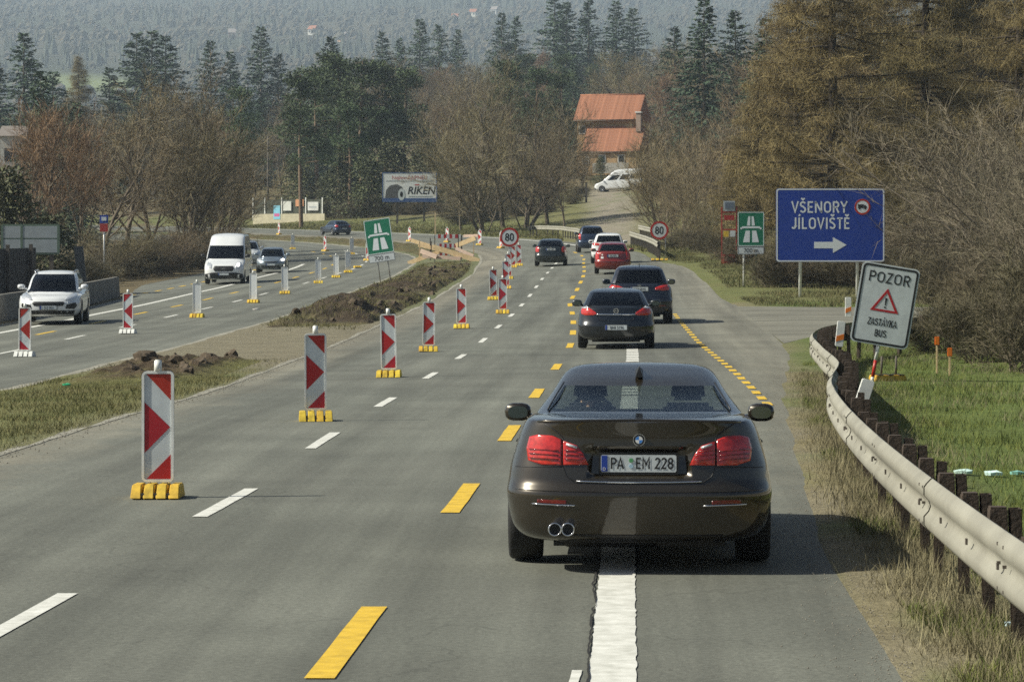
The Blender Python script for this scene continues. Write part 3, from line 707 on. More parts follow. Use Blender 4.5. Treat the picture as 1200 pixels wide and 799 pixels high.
    def line(s, name, end, pts, w, mat, root, off=.003):
        mb = MB(); P = []
        for a, b in zip(pts, pts[1:]):
            k = max(1, int(math.hypot(a[0]-b[0], a[1]-b[1])/.04)); P += [(lerp(a[0], b[0], q/k), lerp(a[1], b[1], q/k)) for q in range(k)]
        P.append(pts[-1]); mb.tube([s.surf(end, x, z)+s.nrm(end, x, z)*off for x, z in P], w/2, 6)
        return mb.build(name, mat, root)
    def plate(s, end, z, txt, root, x=0, w=.52, h=.11, y_off=.02, front=False, eu=True):
        p = s.surf(end, x, z); sg = -1 if end == 'r' else 1
        o = MB().prism(rrect(w, h, .012, 3), -.008, .008).build("number_plate", m_swhite, root, loc=(x, p.y+sg*y_off, z))
        if end == 'f': o.rotation_euler = (0, 0, math.pi)
        if eu: MB().prism([(-w/2+.004,-h/2+.004),(-w/2+.045,-h/2+.004),(-w/2+.045,h/2-.004),(-w/2+.004,h/2-.004)], -.011, -.008).build("blue_band", m_sblue, o)
        MB().ringprism(rrect(w+.03, h+.035, .015, 3), rrect(w-.004, h-.004, .01, 3), -.006, .012).build("plate_frame", m_black, o)
        if txt: lettering(txt, h*.66, m_sblack, o, .02, -.0095, -h*.33, sx=.80, bold=.0)
        return o
    def mirrors(s, root, paint, y, z, x, q_=1.):
        for sg in (-1, 1):
            mb = MB(); mb.tube([(sg*(x-.18), y+.02, z-.06), (sg*(x-.08), y+.02, z-.04)], [.035, .03], 8)
            prof = [(-.0,.02),(.03,.07),(.1,.085),(.17,.06),(.19,.0)]
            vs = []
            rows = [(-.055, .9), (-.02, 1.), (.05, .86), (.09, .45)]
            for (dy, k) in rows:
                for q in range(14):
                    a = 2*math.pi*q/14; ex = q_*.12*math.copysign(abs(math.cos(a))**.7, math.cos(a))*k; ez = q_*.082*math.copysign(abs(math.sin(a))**.7, math.sin(a))*k
                    vs.append((sg*(x+.0)+ex, y+dy-.02*sg*ex*0, z+ez))
            mb.add(vs, [(i*14+j, i*14+(j+1)%14, (i+1)*14+(j+1)%14, (i+1)*14+j) for i in range(3) for j in range(14)]+[tuple(range(42, 56)), tuple(range(13, -1, -1))], 0, True)
            o = mb.build("door_mirror", paint, root)
            g = MB(); g.prism([(sg*x+q_*.088*math.copysign(abs(math.cos(2*math.pi*q/16))**.75, math.cos(2*math.pi*q/16)), z+q_*.054*math.copysign(abs(math.sin(2*math.pi*q/16))**.75, math.sin(2*math.pi*q/16))) for q in range(16)], y-.060, y-.05)
            g.build("mirror_glass", M("mirror glass", (.16,.2,.21), .05, 1., var=.02), o)
    def seats(s, root, ys, z0, hh, xs=(-.37,.37), bench=None):
        for x in xs:
            o = MB().box((x, ys, z0+.16), (.46, .14, .50), taper=.82).build("seat", m_seat, root, bevel=.03)
            MB().box((x, ys-.02, z0+.16+.25+hh/2+.02), (.27, .10, hh), taper=.85).build("headrest", m_seat, o, bevel=.03)
        if bench is not None:
            o = MB().box((0, bench, z0+.02), (1.1, .16, .30), taper=.95).build("rear_bench", m_seat, root, bevel=.03)
            for x in (-.36, 0, .36): MB().box((x, bench, z0+.17+.06), (.25, .09, .13), taper=.85).build("headrest", m_seat, o, bevel=.025)
    def dash(s, root, y, z, w=1.25):
        MB().box((0, y, z), (w, .3, .12), taper=.8).build("dashboard", m_black, root, bevel=.02)
        mb = MB(); c = Vector((-.37, y-.28, z+.02))
        mb.tube([c+Vector((.18*math.cos(a), -.06*math.sin(a), .18*math.sin(a))) for a in np.linspace(0, 2*math.pi, 19)], .016, 6, cap=False)
        mb.build("steering_wheel", m_black, root)
        mb = MB(); mb.prism(rrect(.24, .07, .03, 4, 0, z+.32), y-.16, y-.13); mb.build("interior_mirror", m_black, root)
def place(name, label, cat, p, hd, group=None):
    return thing(name, label, cat, (p[0], p[1], p[2]+.004), (face_z(p[0], p[1], hd), 0, -hd), group)
def paintm(name, c, metal=.35, rough=.32, var=.05): return M(name, c, rough, metal, var=var, scale=1.5, coat=1.)
def handles(root, car, paint, ys, z):
    for y in ys:
        for sg in (-1, 1):
            w = car.lev(z)[0]; MB().box((sg*(w+.012), y, z), (.035, .2, .03)).build("door_handle", paint, root, bevel=.01)
SKINPERSON = None
def person(label, car_root, x, y, z, group="drivers seen through the glass"):
    """seated driver, one skinned surface: pelvis, trunk, head, arms to the wheel"""
    global SKINPERSON
    if SKINPERSON is None:
        J = [((0,0,.0),.16),((0,-.06,.22),.15),((0,-.09,.42),.16),((0,-.08,.54),.07),((0,-.05,.64),.085),((0,-.035,.735),.10),((0,-.045,.81),.065),
             ((.19,-.08,.47),.075),((.27,.08,.26),.055),((.19,.30,.30),.04),((.17,.40,.34),.035),((-.19,-.08,.47),.075),((-.27,.08,.26),.055),((-.19,.30,.30),.04),((-.17,.40,.34),.035),
             ((.1,.12,-.02),.10),((.12,.48,.06),.08),((-.1,.12,-.02),.10),((-.12,.48,.06),.08)]
        E_ = [(0,1),(1,2),(2,3),(3,4),(4,5),(5,6),(2,7),(7,8),(8,9),(9,10),(2,11),(11,12),(12,13),(13,14),(0,15),(15,16),(0,17),(17,18)]
        me = bpy.data.meshes.new("person"); me.from_pydata([j[0] for j in J], E_, [])
        o = bpy.data.objects.new("person", me); col.objects.link(o)
        sk = o.modifiers.new("skin", 'SKIN'); o.modifiers.new("sub", 'SUBSURF').levels = 1
        lay = me.skin_vertices[0]
        for i, j in enumerate(J): lay.data[i].radius = (j[1], j[1]); lay.data[i].use_root = (i == 0)
        dg = bpy.context.evaluated_depsgraph_get(); m2 = bpy.data.meshes.new_from_object(o.evaluated_get(dg)); bpy.data.objects.remove(o)
        m2.materials.clear(); m2.materials.append(m_cloth); m2.materials.append(m_skin)
        for p in m2.polygons: p.use_smooth = True; p.material_index = 1 if (p.center.z > .53 or p.center.y > .33 and p.center.z > .22) else 0
        hb = MB(); hb.lathe([(.103,.70),(.112,.76),(.10,.82),(.06,.855),(.001,.865)], 16, axis='z')
        for i, v in enumerate(hb.v): hb.v[i] = (v[0]*.92, v[1]-.06, v[2])
        SKINPERSON = (m2, hb)
    m2, hb = SKINPERSON
    mw = car_root.matrix_basis
    p = mw @ Vector((x, y, z)); o = link("person", m2); o.location = p; o.rotation_euler = car_root.rotation_euler
    tag(o, label, "person", group); hb.build("hair", M("dark hair", (.03,.02,.015), .7), o)
    return o

# --- the dark sedan straight ahead
bmw = Car([(.22,.78,-2.30,2.30),(.25,.83,-2.37,2.38),(.32,.885,-2.405,2.42),(.46,.92,-2.425,2.45),(.55,.932,-2.43,2.45),(.585,.928,-2.415,2.43),(.63,.922,-2.385,2.41),
           (.72,.908,-2.37,2.37),(.80,.886,-2.355,2.22),(.88,.862,-2.345,1.85),(.955,.838,-2.34,1.38),(1.01,.812,-2.345,1.06),(1.045,.785,-2.35,1.0),(1.062,.762,-2.20,.97),(1.072,.745,-1.66,.95)],
          [(1.072,.745,-1.655,.945),(1.14,.702,-1.36,.74),(1.245,.622,-.94,.40),(1.30,.577,-.74,.24),(1.335,.53,-.56,.12),(1.362,.43,-.42,.02),(1.374,.27,-.32,-.06),(1.378,.1,-.2,-.12)],
          rwin=(1.082,1.252), swin=(1.082,1.27), fwin=(1.082,1.262), rw=11, fw=11, TR=[0,.12,.24,.32,.36,.40,.44,.52,.62,.74,.84,.90,.945,.975,.992,1.], dent=lambda x, z: .045*(1-sstep(.325, .365, abs(x)))*sstep(.655, .69, z)*(1-sstep(.845, .88, z)), side=((.05,.38),(.44,.95)), gnr=3.0, gDr=.42, nr=3.7, Dr=.56)
pb = ray(749, 656); hd0 = .042
pb = pb+Vector((math.sin(hd0)*1.36, math.cos(hd0)*1.36, 0)); pb.z = G(pb.x, pb.y)
c1 = place("sedan_car", "dark grey-brown sedan with number plate PA EM 228 driving over the white line", "car", pb, hd0)
p_bmw = paintm("dark brown-grey metallic", (.036,.029,.019), .5, .27)
bmw.build(c1, p_bmw, glass_mat('clear car glass', (.88,.95,.91), .7), (-1.36, 1.6), .328, ww=.245)
o1 = bmw.patch("tail_lamp", 'r', [(.535,.748),(.535,.925),(.60,.950),(.70,.952),(.755,.935),(.775,.86),(.765,.775),(.67,.748)], m_redlamp, c1, .010, both=True, dome=.012)
o2 = bmw.patch("tail_lamp", 'r', [(.355,.752),(.385,.83),(.43,.885),(.522,.915),(.522,.750)], m_redlamp, c1, .010, both=True, dome=.008)
for lamp, xs in zip(o1+o2, ((.55,.75),(.55,.75),(.38,.515),(.38,.515))):
    sg = 1 if lamp in (o1[0], o2[0]) else -1
    for zz in (.785, .815, .845):
        xa = xs[0]+(.03 if zz > .83 and xs[0] < .5 else 0); bmw.line("lamp_bar", 'r', [(sg*xa, zz), (sg*xs[1], zz+.006)], .009, m_redlamp2, lamp, .022)
for sg, lamp in zip((1, -1), o2): bmw.line("reversing_lamp", 'r', [(sg*.425, .868), (sg*.50, .893)], .020, m_clearlamp, lamp, .016)
for sg in (-1, 1): bmw.patch("reflector", 'r', [(sg*.50,.488),(sg*.50,.512),(sg*.70,.516),(sg*.70,.494)], m_redlamp2, c1, .006)
for sg in (-1, 1): bmw.line("bumper_trim", 'r', [(sg*.44,.478),(sg*.74,.485)], .010, m_chrome, c1, .004)
bmw.line("boot_gap", 'r', [(.69,1.05),(.60,1.0),(.528,.94),(.528,.745),(.50,.675),(.44,.633),(0,.622),(-.44,.633),(-.50,.675),(-.528,.745),(-.528,.94),(-.60,1.0),(-.69,1.05)], .009, m_black, c1, .0)
bmw.line("boot_trim", 'r', [(.43,.640),(.2,.634),(0,.632),(-.2,.634),(-.43,.640)], .012, m_chrome, c1, .006)
for sg in (-1, 1): bmw.line("bumper_seam", 'r', [(sg*.53,.738),(sg*.70,.737),(sg*.86,.728)], .007, m_black, c1, .0)
bmw.line("bumper_crease", 'r', [(-.86,.578),(-.4,.572),(0,.570),(.4,.572),(.86,.578)], .006, p_bmw, c1, .002)
bmw.patch("boot_grip", 'r', [(-.30,.868),(-.28,.886),(.28,.886),(.30,.868),(.28,.856),(-.28,.856)], p_bmw, c1, .012)
bmw.patch("bumper_valance", 'r', [(-.55,.215),(-.58,.275),(.58,.275),(.55,.215)], m_black, c1, .004)
pl1 = bmw.plate('r', .762, "", c1, x=-.003, w=.52, h=.118, y_off=.022, eu=True)
strokes("PA", .078, m_sblack, pl1, -.148, -.0105, -.037, sx=.92, weight=.15)
strokes("EM", .078, m_sblack, pl1, .030, -.0105, -.037, sx=.92, weight=.15)
strokes("228", .078, m_sblack, pl1, .176, -.0105, -.037, sx=.92, weight=.15)
lettering("D", .022, m_white, pl1, -.237, -.0125, -.047)
MB().prism(circ(.015, 16, -.052, .022), -.012, -.008).build("inspection_sticker", M("green sticker", (.08,.3,.12), .5), pl1)
MB().prism(circ(.015, 16, -.052, -.018), -.012, -.008).build("inspection_sticker", M("grey sticker", (.35,.5,.6), .5), pl1)
pz = bmw.surf('r', 0, .92); em = thing_ = bpy.data.objects.new("badge", None)
em = MB().prism(circ(.042, 28), -.008, .01).build("badge", m_chrome, c1, loc=(0, pz.y-.004, .925))
MB().ringprism(circ(.039, 28), circ(.026, 28), -.010, -.008).build("badge_ring", m_sblack, em)
for q in range(4):
    MB().prism([(0, 0)]+[(.025*math.cos(math.pi/2*q+a), .025*math.sin(math.pi/2*q+a)) for a in np.linspace(0, math.pi/2, 7)], -.011, -.008).build("badge_quarter", [M("badge blue", (.05,.22,.6), .4), m_white][q % 2 == 0], em)
for x in (-.578, -.488):
    t = MB(); t.lathe([(.040,-2.30),(.047,-2.44),(.047,-2.475),(.043,-2.48),(.038,-2.475),(.037,-2.40)], 20, axis='y'); t.v = [(a+x, b, c_+.318) for a, b, c_ in t.v]; tp = t.build("tailpipe", m_chrome, c1)
    MB().prism(circ(.0375, 16, x, .318), -2.42, -2.41).build("tailpipe_bore", m_black, tp)
bmw.mirrors(c1, p_bmw, .66, .955, .955, .88)
bmw.line("boot_lip", 'r', [(-.70,1.043),(-.35,1.052),(0,1.055),(.35,1.052),(.70,1.043)], .022, p_bmw, c1, .002)
handles(c1, bmw, p_bmw, (-.75, .35), .82)
fin = MB(); fin.add([(-.028,-.80,1.292),(.028,-.80,1.292),(.028,-.58,1.335),(-.028,-.58,1.335),(0,-.795,1.365),(0,-.76,1.372)], [(0,1,4),(1,5,4),(1,2,5),(2,3,5),(3,0,4,5),(0,3,2,1)])
fin.build("roof_aerial", m_black, c1)
bmw.seats(c1, -.15, .66, .15, xs=(-.37,.37), bench=-1.12)
bmw.dash(c1, .60, .90)
for sg in (-1, 1):
    bmw.line("pane_seal", 'r', [(sg*.655,1.085),(sg*.637,1.12),(sg*.557,1.25)], .012, m_black, c1, .002)
under = MB().box((0, -.1, .2), (1.2, 3.8, .08)).build("underbody", m_black, c1); sil = MB(); sil.lathe([(.09,-.32),(.1,-.3),(.1,.3),(.09,.32)], 14); so2 = sil.build("silencer", m_black, c1, loc=(-.2, -2.08, .26))
person("dark-clothed driver seen through the rear window of the dark sedan", c1, -.37, -.06, .42)

HATCH_LOW = [(.20,.68,-1.98,1.98),(.27,.81,-2.10,2.08),(.40,.87,-2.14,2.14),(.55,.877,-2.145,2.14),(.60,.872,-2.11,2.12),(.72,.865,-2.07,2.02),(.82,.852,-2.055,1.6),(.90,.83,-2.04,1.22),(.95,.80,-2.01,1.06),(.97,.775,-1.97,1.02)]
HATCH_TOP = [(.97,.775,-1.965,1.015),(1.10,.715,-1.80,.70),(1.25,.635,-1.52,.32),(1.31,.595,-1.38,.16),(1.345,.53,-1.18,.04),(1.37,.40,-.98,-.1),(1.382,.22,-.8,-.2),(1.385,.08,-.6,-.3)]
def scaled(tab, kx, ky, kz): return [(z*kz, w*kx, a*ky, b*ky) for z, w, a, b in tab]
SUV_LOW = [(.26,.72,-2.15,2.15),(.33,.86,-2.26,2.26),(.50,.92,-2.32,2.33),(.66,.925,-2.32,2.33),(.72,.92,-2.28,2.30),(.85,.91,-2.25,2.18),(.97,.895,-2.23,1.75),(1.04,.875,-2.21,1.3),(1.09,.84,-2.18,1.06),(1.11,.81,-2.15,1.02)]
SUV_TOP = [(1.11,.81,-2.145,1.015),(1.25,.755,-2.06,.76),(1.43,.685,-1.90,.38),(1.52,.64,-1.82,.20),(1.57,.585,-1.70,.05),(1.605,.47,-1.5,-.1),(1.625,.27,-1.2,-.25),(1.63,.1,-.9,-.4)]
def rear_car(u, v, hd, kind, k, paint, label, name="car", plate="", glass=None, lamps=None, platez=.5, s_off=0, grp="cars queuing in the closed-off lane"):
    low, top = (HATCH_LOW, HATCH_TOP) if kind == 'hatch' else (SUV_LOW, SUV_TOP)
    low, top = scaled(low, *k), scaled(top, *k); z2 = k[2]
    if kind == 'hatch': c = Car(low, top, rwin=(1.0*z2,1.285*z2), swin=(1.0*z2,1.29*z2), fwin=(1.0*z2,1.285*z2), gDr=.3, gnr=3., Dr=.55, nr=2.9, side=((.08,.42),(.47,.95)))
    else: c = Car(low, top, rwin=(1.14*z2,1.50*z2), swin=(1.14*z2,1.51*z2), fwin=(1.14*z2,1.49*z2), gDr=.28, gnr=3.2, Dr=.45, nr=3.2, side=((.03,.2),(.24,.56),(.6,.96)))
    ax = (-1.27*k[1], 1.3*k[1]); p = ray(u, v)
    p = p+Vector((math.sin(hd), math.cos(hd), 0))*1.3*k[1]; p.z = G(p.x, p.y)
    root = place(name, label, "car", p, hd, grp)
    wr = .315 if kind == 'hatch' else .36
    c.build(root, paint, glass or m_darkglass, ax, wr, ww=.21 if kind == 'hatch' else .24)
    c.plate('r', platez*z2, plate, root, w=.50, h=.11)
    mz = (1.0 if kind == 'hatch' else 1.13)*z2; c.mirrors(root, paint, .75*k[1], mz, .93*k[0])
    c.seats(root, -.1, mz-.33, .14, bench=-1.05); c.dash(root, .66, mz-.14)
    return c, root
p_black = paintm("black car paint", (.010,.013,.017), .3, .25)
p_navy = paintm("navy car paint", (.012,.016,.028), .4, .28)
p_red = paintm("red car paint", (.20,.016,.012), .25, .3)
p_wht = paintm("white car paint", (.72,.73,.73), .0, .3)
p_silver = paintm("silver blue car paint", (.28,.33,.37), .7, .3)
p_dkgreen = paintm("black green car paint", (.014,.02,.02), .3, .3)
p_dkblue = paintm("dark blue car paint", (.02,.035,.07), .4, .3)
# black coupe-like hatchback
c, r = rear_car(722, 408, .036, 'hatch', (1., 1., 1.0), p_black, "black three-door hatchback with a chrome strip between its tail lamps", "hatchback_car", "8A8 5196", platez=.50)
c.patch("tail_lamp", 'r', [(.43,.80),(.47,.85),(.60,.93),(.70,.965),(.765,.955),(.80,.88),(.79,.80),(.70,.77),(.5,.775)], m_redlamp, r, .012, both=True, dome=.012)
c.patch("lamp_top", 'r', [(.60,.935),(.69,.975),(.76,.968),(.78,.93),(.70,.915)], m_clearlamp, r, .026, both=True)
c.line("chrome_strip", 'r', [(-.44,.795),(0,.79),(.44,.795)], .04, m_chrome, r, .004)
c.line("hatch_gap", 'r', [(-.66,.97),(-.45,.77),(-.38,.66),(0,.63),(.38,.66),(.45,.77),(.66,.97)], .012, m_black, r, 0)
MB().ringprism(circ(.06, 20), circ(.045, 20), -.012, .0).build("badge", m_chrome, r, loc=(0, c.surf('r', 0, .875).y-.004, .875))
MB().box((0,0,0), (.10,.008,.012)).build("badge_bar", m_chrome, r, loc=(0, c.surf('r', 0, .875).y-.012, .875))
MB().tube([(0,-1.2,1.36),(0,-1.35,1.48)], .008, 6).build("roof_aerial", m_black, r)
c.patch("bumper_valance", 'r', [(-.6,.22),(-.62,.30),(.62,.30),(.6,.22)], m_black, r, .004)
MB().box((0,-.1,.2), (1.1,3.4,.08)).build("underbody", m_black, r)
# navy SUV ahead of it
c, r = rear_car(749, 379, .036, 'suv', (1.03, 1., 1.03), p_navy, "navy sport utility car half hidden behind the black hatchback", "suv_car", "2AH 8143", platez=.98)
c.patch("tail_lamp", 'r', [(.45,.98),(.45,1.04),(.60,1.10),(.80,1.12),(.86,1.05),(.84,.98),(.7,.96)], m_redlamp, r, .012, both=True, dome=.012)
c.line("hatch_gap", 'r', [(-.7,.72),(0,.68),(.7,.72)], .014, m_black, r, 0)
MB().prism(circ(.055, 20), -.012, .0).build("badge", m_chrome, r, loc=(0, c.surf('r', 0, 1.09).y-.004, 1.09))
for sg in (-1, 1): c.patch("reflector", 'r', [(sg*.55,.52),(sg*.55,.55),(sg*.75,.55),(sg*.75,.52)], m_redlamp2, r, .006)
MB().box((0,-.1,.26), (1.2,3.6,.1)).build("underbody", m_black, r)
MB().tube([(0,-1.5,1.66),(0,-1.58,1.72)], .012, 6).build("roof_aerial", m_black, r)
# red small estate
c, r = rear_car(718, 321, .03, 'hatch', (.955, .95, 1.06), p_red, "red small hatchback with tall tail lamps in front of the navy car", "hatchback_car", "4S6 2078", platez=.80)
c.patch("tail_lamp", 'r', [(.62,.68),(.62,1.0),(.66,1.03),(.74,1.02),(.79,.92),(.79,.74),(.74,.67)], m_redlamp, r, .014, both=True, dome=.01)
c.patch("sticker", 'r', [(-.52,.86),(-.44,.86),(-.48,.94)], m_white, r, .004); c.patch("sticker", 'r', [(-.54,.72),(-.42,.72),(-.42,.80),(-.54,.80)], m_swhite, r, .004)
c.line("bumper_gap", 'r', [(-.8,.60),(0,.58),(.8,.60)], .014, m_black, r, 0)
# white SUV
c, r = rear_car(713, 309, .02, 'suv', (1.0, .95, 1.0), p_wht, "white sport utility car between the red hatchback and the dark minivan", "suv_car", "", platez=.70)
c.patch("tail_lamp", 'r', [(.40,.99),(.42,1.06),(.60,1.10),(.82,1.11),(.86,1.04),(.80,.98),(.6,.97)], m_redlamp, r, .014, both=True, dome=.01)
c.patch("bumper_valance", 'r', [(-.75,.32),(-.78,.5),(.78,.5),(.75,.32)], m_black, r, .006)
# dark minivan leading the queue
c, r = rear_car(693, 296, -.02, 'suv', (.96, .9, 1.04), p_dkblue, "dark blue boxy car leading the queue into the bend", "suv_car", "", platez=.75)
c.patch("tail_lamp", 'r', [(.70,.80),(.68,1.14),(.74,1.2),(.80,1.18),(.83,1.05),(.82,.85)], m_redlamp, r, .014, both=True, dome=.01)
# dark estate in the open lane
c, r = rear_car(645.5, 312, .028, 'hatch', (.97, 1., 1.05), p_dkgreen, "black estate car alone in the lane beside the row of striped boards", "estate_car", "1AK 3472", platez=.86, grp="cars in the open lane")
c.patch("tail_lamp", 'r', [(.60,.76),(.60,1.0),(.72,1.04),(.80,1.0),(.80,.78),(.70,.75)], m_redlamp, r, .014, both=True, dome=.01)
MB().prism(circ(.05, 20), -.012, .0).build("badge", m_chrome, r, loc=(0, c.surf('r', 0, .98).y-.004, .98))
c.line("bumper_gap", 'r', [(-.8,.60),(0,.58),(.8,.60)], .014, m_black, r, 0)

# --- oncoming traffic, seen from the front
def front_car(u, v, hd, kind, k, paint, label, name, grp="oncoming traffic"):
    low, top = (HATCH_LOW, HATCH_TOP) if kind == 'hatch' else (SUV_LOW, SUV_TOP)
    low, top = scaled(low, *k), scaled(top, *k); z2 = k[2]
    if kind == 'hatch': c = Car(low, top, rwin=(1.0*z2,1.285*z2), swin=(1.0*z2,1.29*z2), fwin=(1.0*z2,1.29*z2), fw=6, side=((.08,.42),(.47,.95)), Df=.8, nf=2.5)
    else: c = Car(low, top, rwin=(1.14*z2,1.50*z2), swin=(1.14*z2,1.51*z2), fwin=(1.13*z2,1.52*z2), fw=6, side=((.03,.2),(.24,.56),(.6,.96)), Df=.8, nf=2.5)
    p = ray(u, v); p = p-Vector((math.sin(hd), math.cos(hd), 0))*1.3*k[1]; p.z = G(p.x, p.y)
    root = place(name, label, "car", p, hd, grp)
    c.build(root, paint, m_darkglass, (-1.27*k[1], 1.32*k[1]), .315 if kind == 'hatch' else .37, ww=.21 if kind == 'hatch' else .25)
    mz = (1.0 if kind == 'hatch' else 1.14)*z2; c.mirrors(root, paint, .72*k[1], mz, .95*k[0])
    c.seats(root, -.1, mz-.33, .14, bench=-1.0); c.dash(root, .66, mz-.14)
    return c, root
HB = heading(95)+math.pi
c, r = front_car(60, 380, HB-.10, 'suv', (1.045, 1.03, 1.02), p_wht, "white sport utility car with swept-back headlamps coming the other way", "suv_car")
c.patch("headlamp", 'f', [(.50,.78),(.55,.86),(.66,.95),(.78,.99),(.86,.95),(.84,.83),(.70,.76)], m_clearlamp, r, .012, both=True, dome=.01)
c.patch("grille", 'f', [(-.44,.60),(-.50,.68),(-.46,.73),(.46,.73),(.50,.68),(.44,.60)], m_black, r, .006)
c.patch("air_intake", 'f', [(.52,.52),(.56,.64),(.82,.70),(.86,.60),(.78,.50)], m_black, r, .006, both=True)
for sg in (-1, 1): c.patch("running_lamp", 'f', [(sg*.58,.68),(sg*.58,.73),(sg*.80,.75),(sg*.80,.70)], m_lit if sg > 0 else m_clearlamp, r, .014)
c.patch("lower_intake", 'f', [(-.75,.34),(-.80,.46),(.80,.46),(.75,.34)], m_black, r, .006)
c.plate('f', .55, "4AS 5821", r)
for sg in (-1, 1): MB().tube([(sg*.62,-1.7,1.60),(sg*.63,-1.2,1.66),(sg*.63,-.3,1.66),(sg*.6,.05,1.60)], .022, 8).build("roof_rail", m_rim, r)
person("driver behind the windscreen of the white sport utility car", r, -.37, -.02, .68)
c, r = front_car(318, 320, heading(175)+math.pi-.06, 'hatch', (.97, .95, 1.05), p_silver, "silver-blue hatchback with one lit headlamp following the white van", "hatchback_car")
c.patch("headlamp", 'f', [(.50,.66),(.52,.80),(.66,.86),(.80,.84),(.82,.72),(.70,.64)], m_clearlamp, r, .012, both=True, dome=.01)
c.patch("lit_bulb", 'f', [(-.72,.70),(-.60,.70),(-.58,.76),(-.66,.81),(-.74,.78)], m_lit, r, .028)
c.patch("grille", 'f', [(-.36,.60),(-.40,.67),(.40,.67),(.36,.60)], m_black, r, .006)
c.patch("lower_intake", 'f', [(-.7,.30),(-.74,.46),(.74,.46),(.7,.30)], m_black, r, .006); c.plate('f', .50, "", r)
c, r = front_car(291, 309.5, heading(195)+math.pi-.08, 'hatch', (.95, .95, 1.10), p_wht, "white car hidden behind the white van and the silver-blue hatchback", "hatchback_car")
c.patch("headlamp", 'f', [(.50,.66),(.52,.80),(.66,.86),(.80,.84),(.82,.72),(.70,.64)], m_clearlamp, r, .012, both=True)
# far blue saloon going away round the bend
pf = ray(393, 275.5); hdf = heading(298)-.10
low, top = scaled(HATCH_LOW, 1., 1.04, 1.02), scaled(HATCH_TOP, 1., 1.04, 1.02)
c = Car(low, top, rwin=(1.02,1.31), swin=(1.02,1.31), fwin=(1.02,1.31)); r = place("hatchback_car", "small dark blue car driving away on the far bend below the poster wall", "car", pf, hdf)
c.build(r, p_dkblue, m_darkglass, (-1.3, 1.35), .315); c.patch("tail_lamp", 'r', [(.55,.76),(.55,.92),(.72,.98),(.80,.94),(.80,.78)], m_redlamp, r, .014, both=True); c.plate('r', .62, "", r)

# --- vans
VAN_LOW = [(.24,.82,-2.70,2.66),(.32,.94,-2.76,2.80),(.50,.985,-2.78,2.86),(.75,.99,-2.78,2.85),(.95,.99,-2.78,2.72),(1.08,.985,-2.78,2.42),(1.18,.98,-2.77,2.12),(1.24,.975,-2.77,1.98)]
VAN_TOP = [(1.24,.975,-2.77,1.975),(1.50,.95,-2.76,1.66),(1.80,.915,-2.74,1.28),(1.98,.89,-2.72,1.04),(2.20,.87,-2.70,.74),(2.36,.84,-2.66,.48),(2.44,.77,-2.58,.25),(2.49,.62,-2.4,.05),(2.52,.3,-2.2,-.1)]
def van(p, hd, label, paint, ky=1., kz=1., sidewin=((.66,.93),), name="van", grp=None, lamps=True, kx=1.):
    c = Car(scaled(VAN_LOW, kx, ky, kz), scaled(VAN_TOP, kx, ky, kz), Dr=.14, nr=4, gDr=.14, gnr=4, Df=.55, nf=2.8, gDf=.42, gnf=2.8, rw=0, fw=7, side=sidewin, wedge=0., rwin=(1.3*kz,1.31*kz), swin=(1.30*kz,1.86*kz), fwin=(1.27*kz,1.92*kz))
    r = place(name, label, "van", p, hd, grp)
    c.build(r, paint, m_darkglass, (-1.65*ky, 1.85*ky), .345, ww=.22)
    c.patch("bumper", 'f', [(-.92,.30),(-.95,.52),(-.6,.60),(.6,.60),(.95,.52),(.92,.30)], m_black, r, .010)
    c.patch("grille", 'f', [(-.44,.66),(-.52,.80),(-.46,.92),(.46,.92),(.52,.80),(.44,.66)], m_black, r, .012)
    c.patch("headlamp", 'f', [(.60,.80),(.58,.98),(.70,1.08),(.82,1.10),(.86,.98),(.84,.84)], m_clearlamp, r, .012, both=True, dome=.01)
    c.plate('f', .52, "", r); c.mirrors(r, m_black, 1.75*ky, 1.42*kz, 1.13)
    c.seats(r, .85*ky, .95*kz, .17); c.dash(r, 1.6*ky, 1.10*kz, 1.5)
    return c, r
pv = ray(264, 333); hv = heading(155)+math.pi-.04
pv = pv-Vector((math.sin(hv), math.cos(hv), 0))*1.85; pv.z = G(pv.x, pv.y)
c, r = van(pv, hv, "white high-roof delivery van with black grille coming the other way", p_wht, grp="oncoming traffic")
c.patch("lit_bulb", 'f', [(-.76,.90),(-.66,.90),(-.64,1.0),(-.70,1.04),(-.78,1.0)], m_lit, r, .028)
MB().box((0, c.surf('f', 0, .8).y+.018, .8), (.16, .01, .06)).build("badge", m_chrome, r, bevel=.003)
person("driver in a light shirt behind the windscreen of the white delivery van", r, -.4, .95, .85)
pk = at(727, 352)
c, r = van(pk, R_(-74), "silver-white minibus parked at the top of the rough track", p_wht, ky=1.03, kz=.99, sidewin=((.02,.30),(.34,.60),(.66,.93)), name="van")
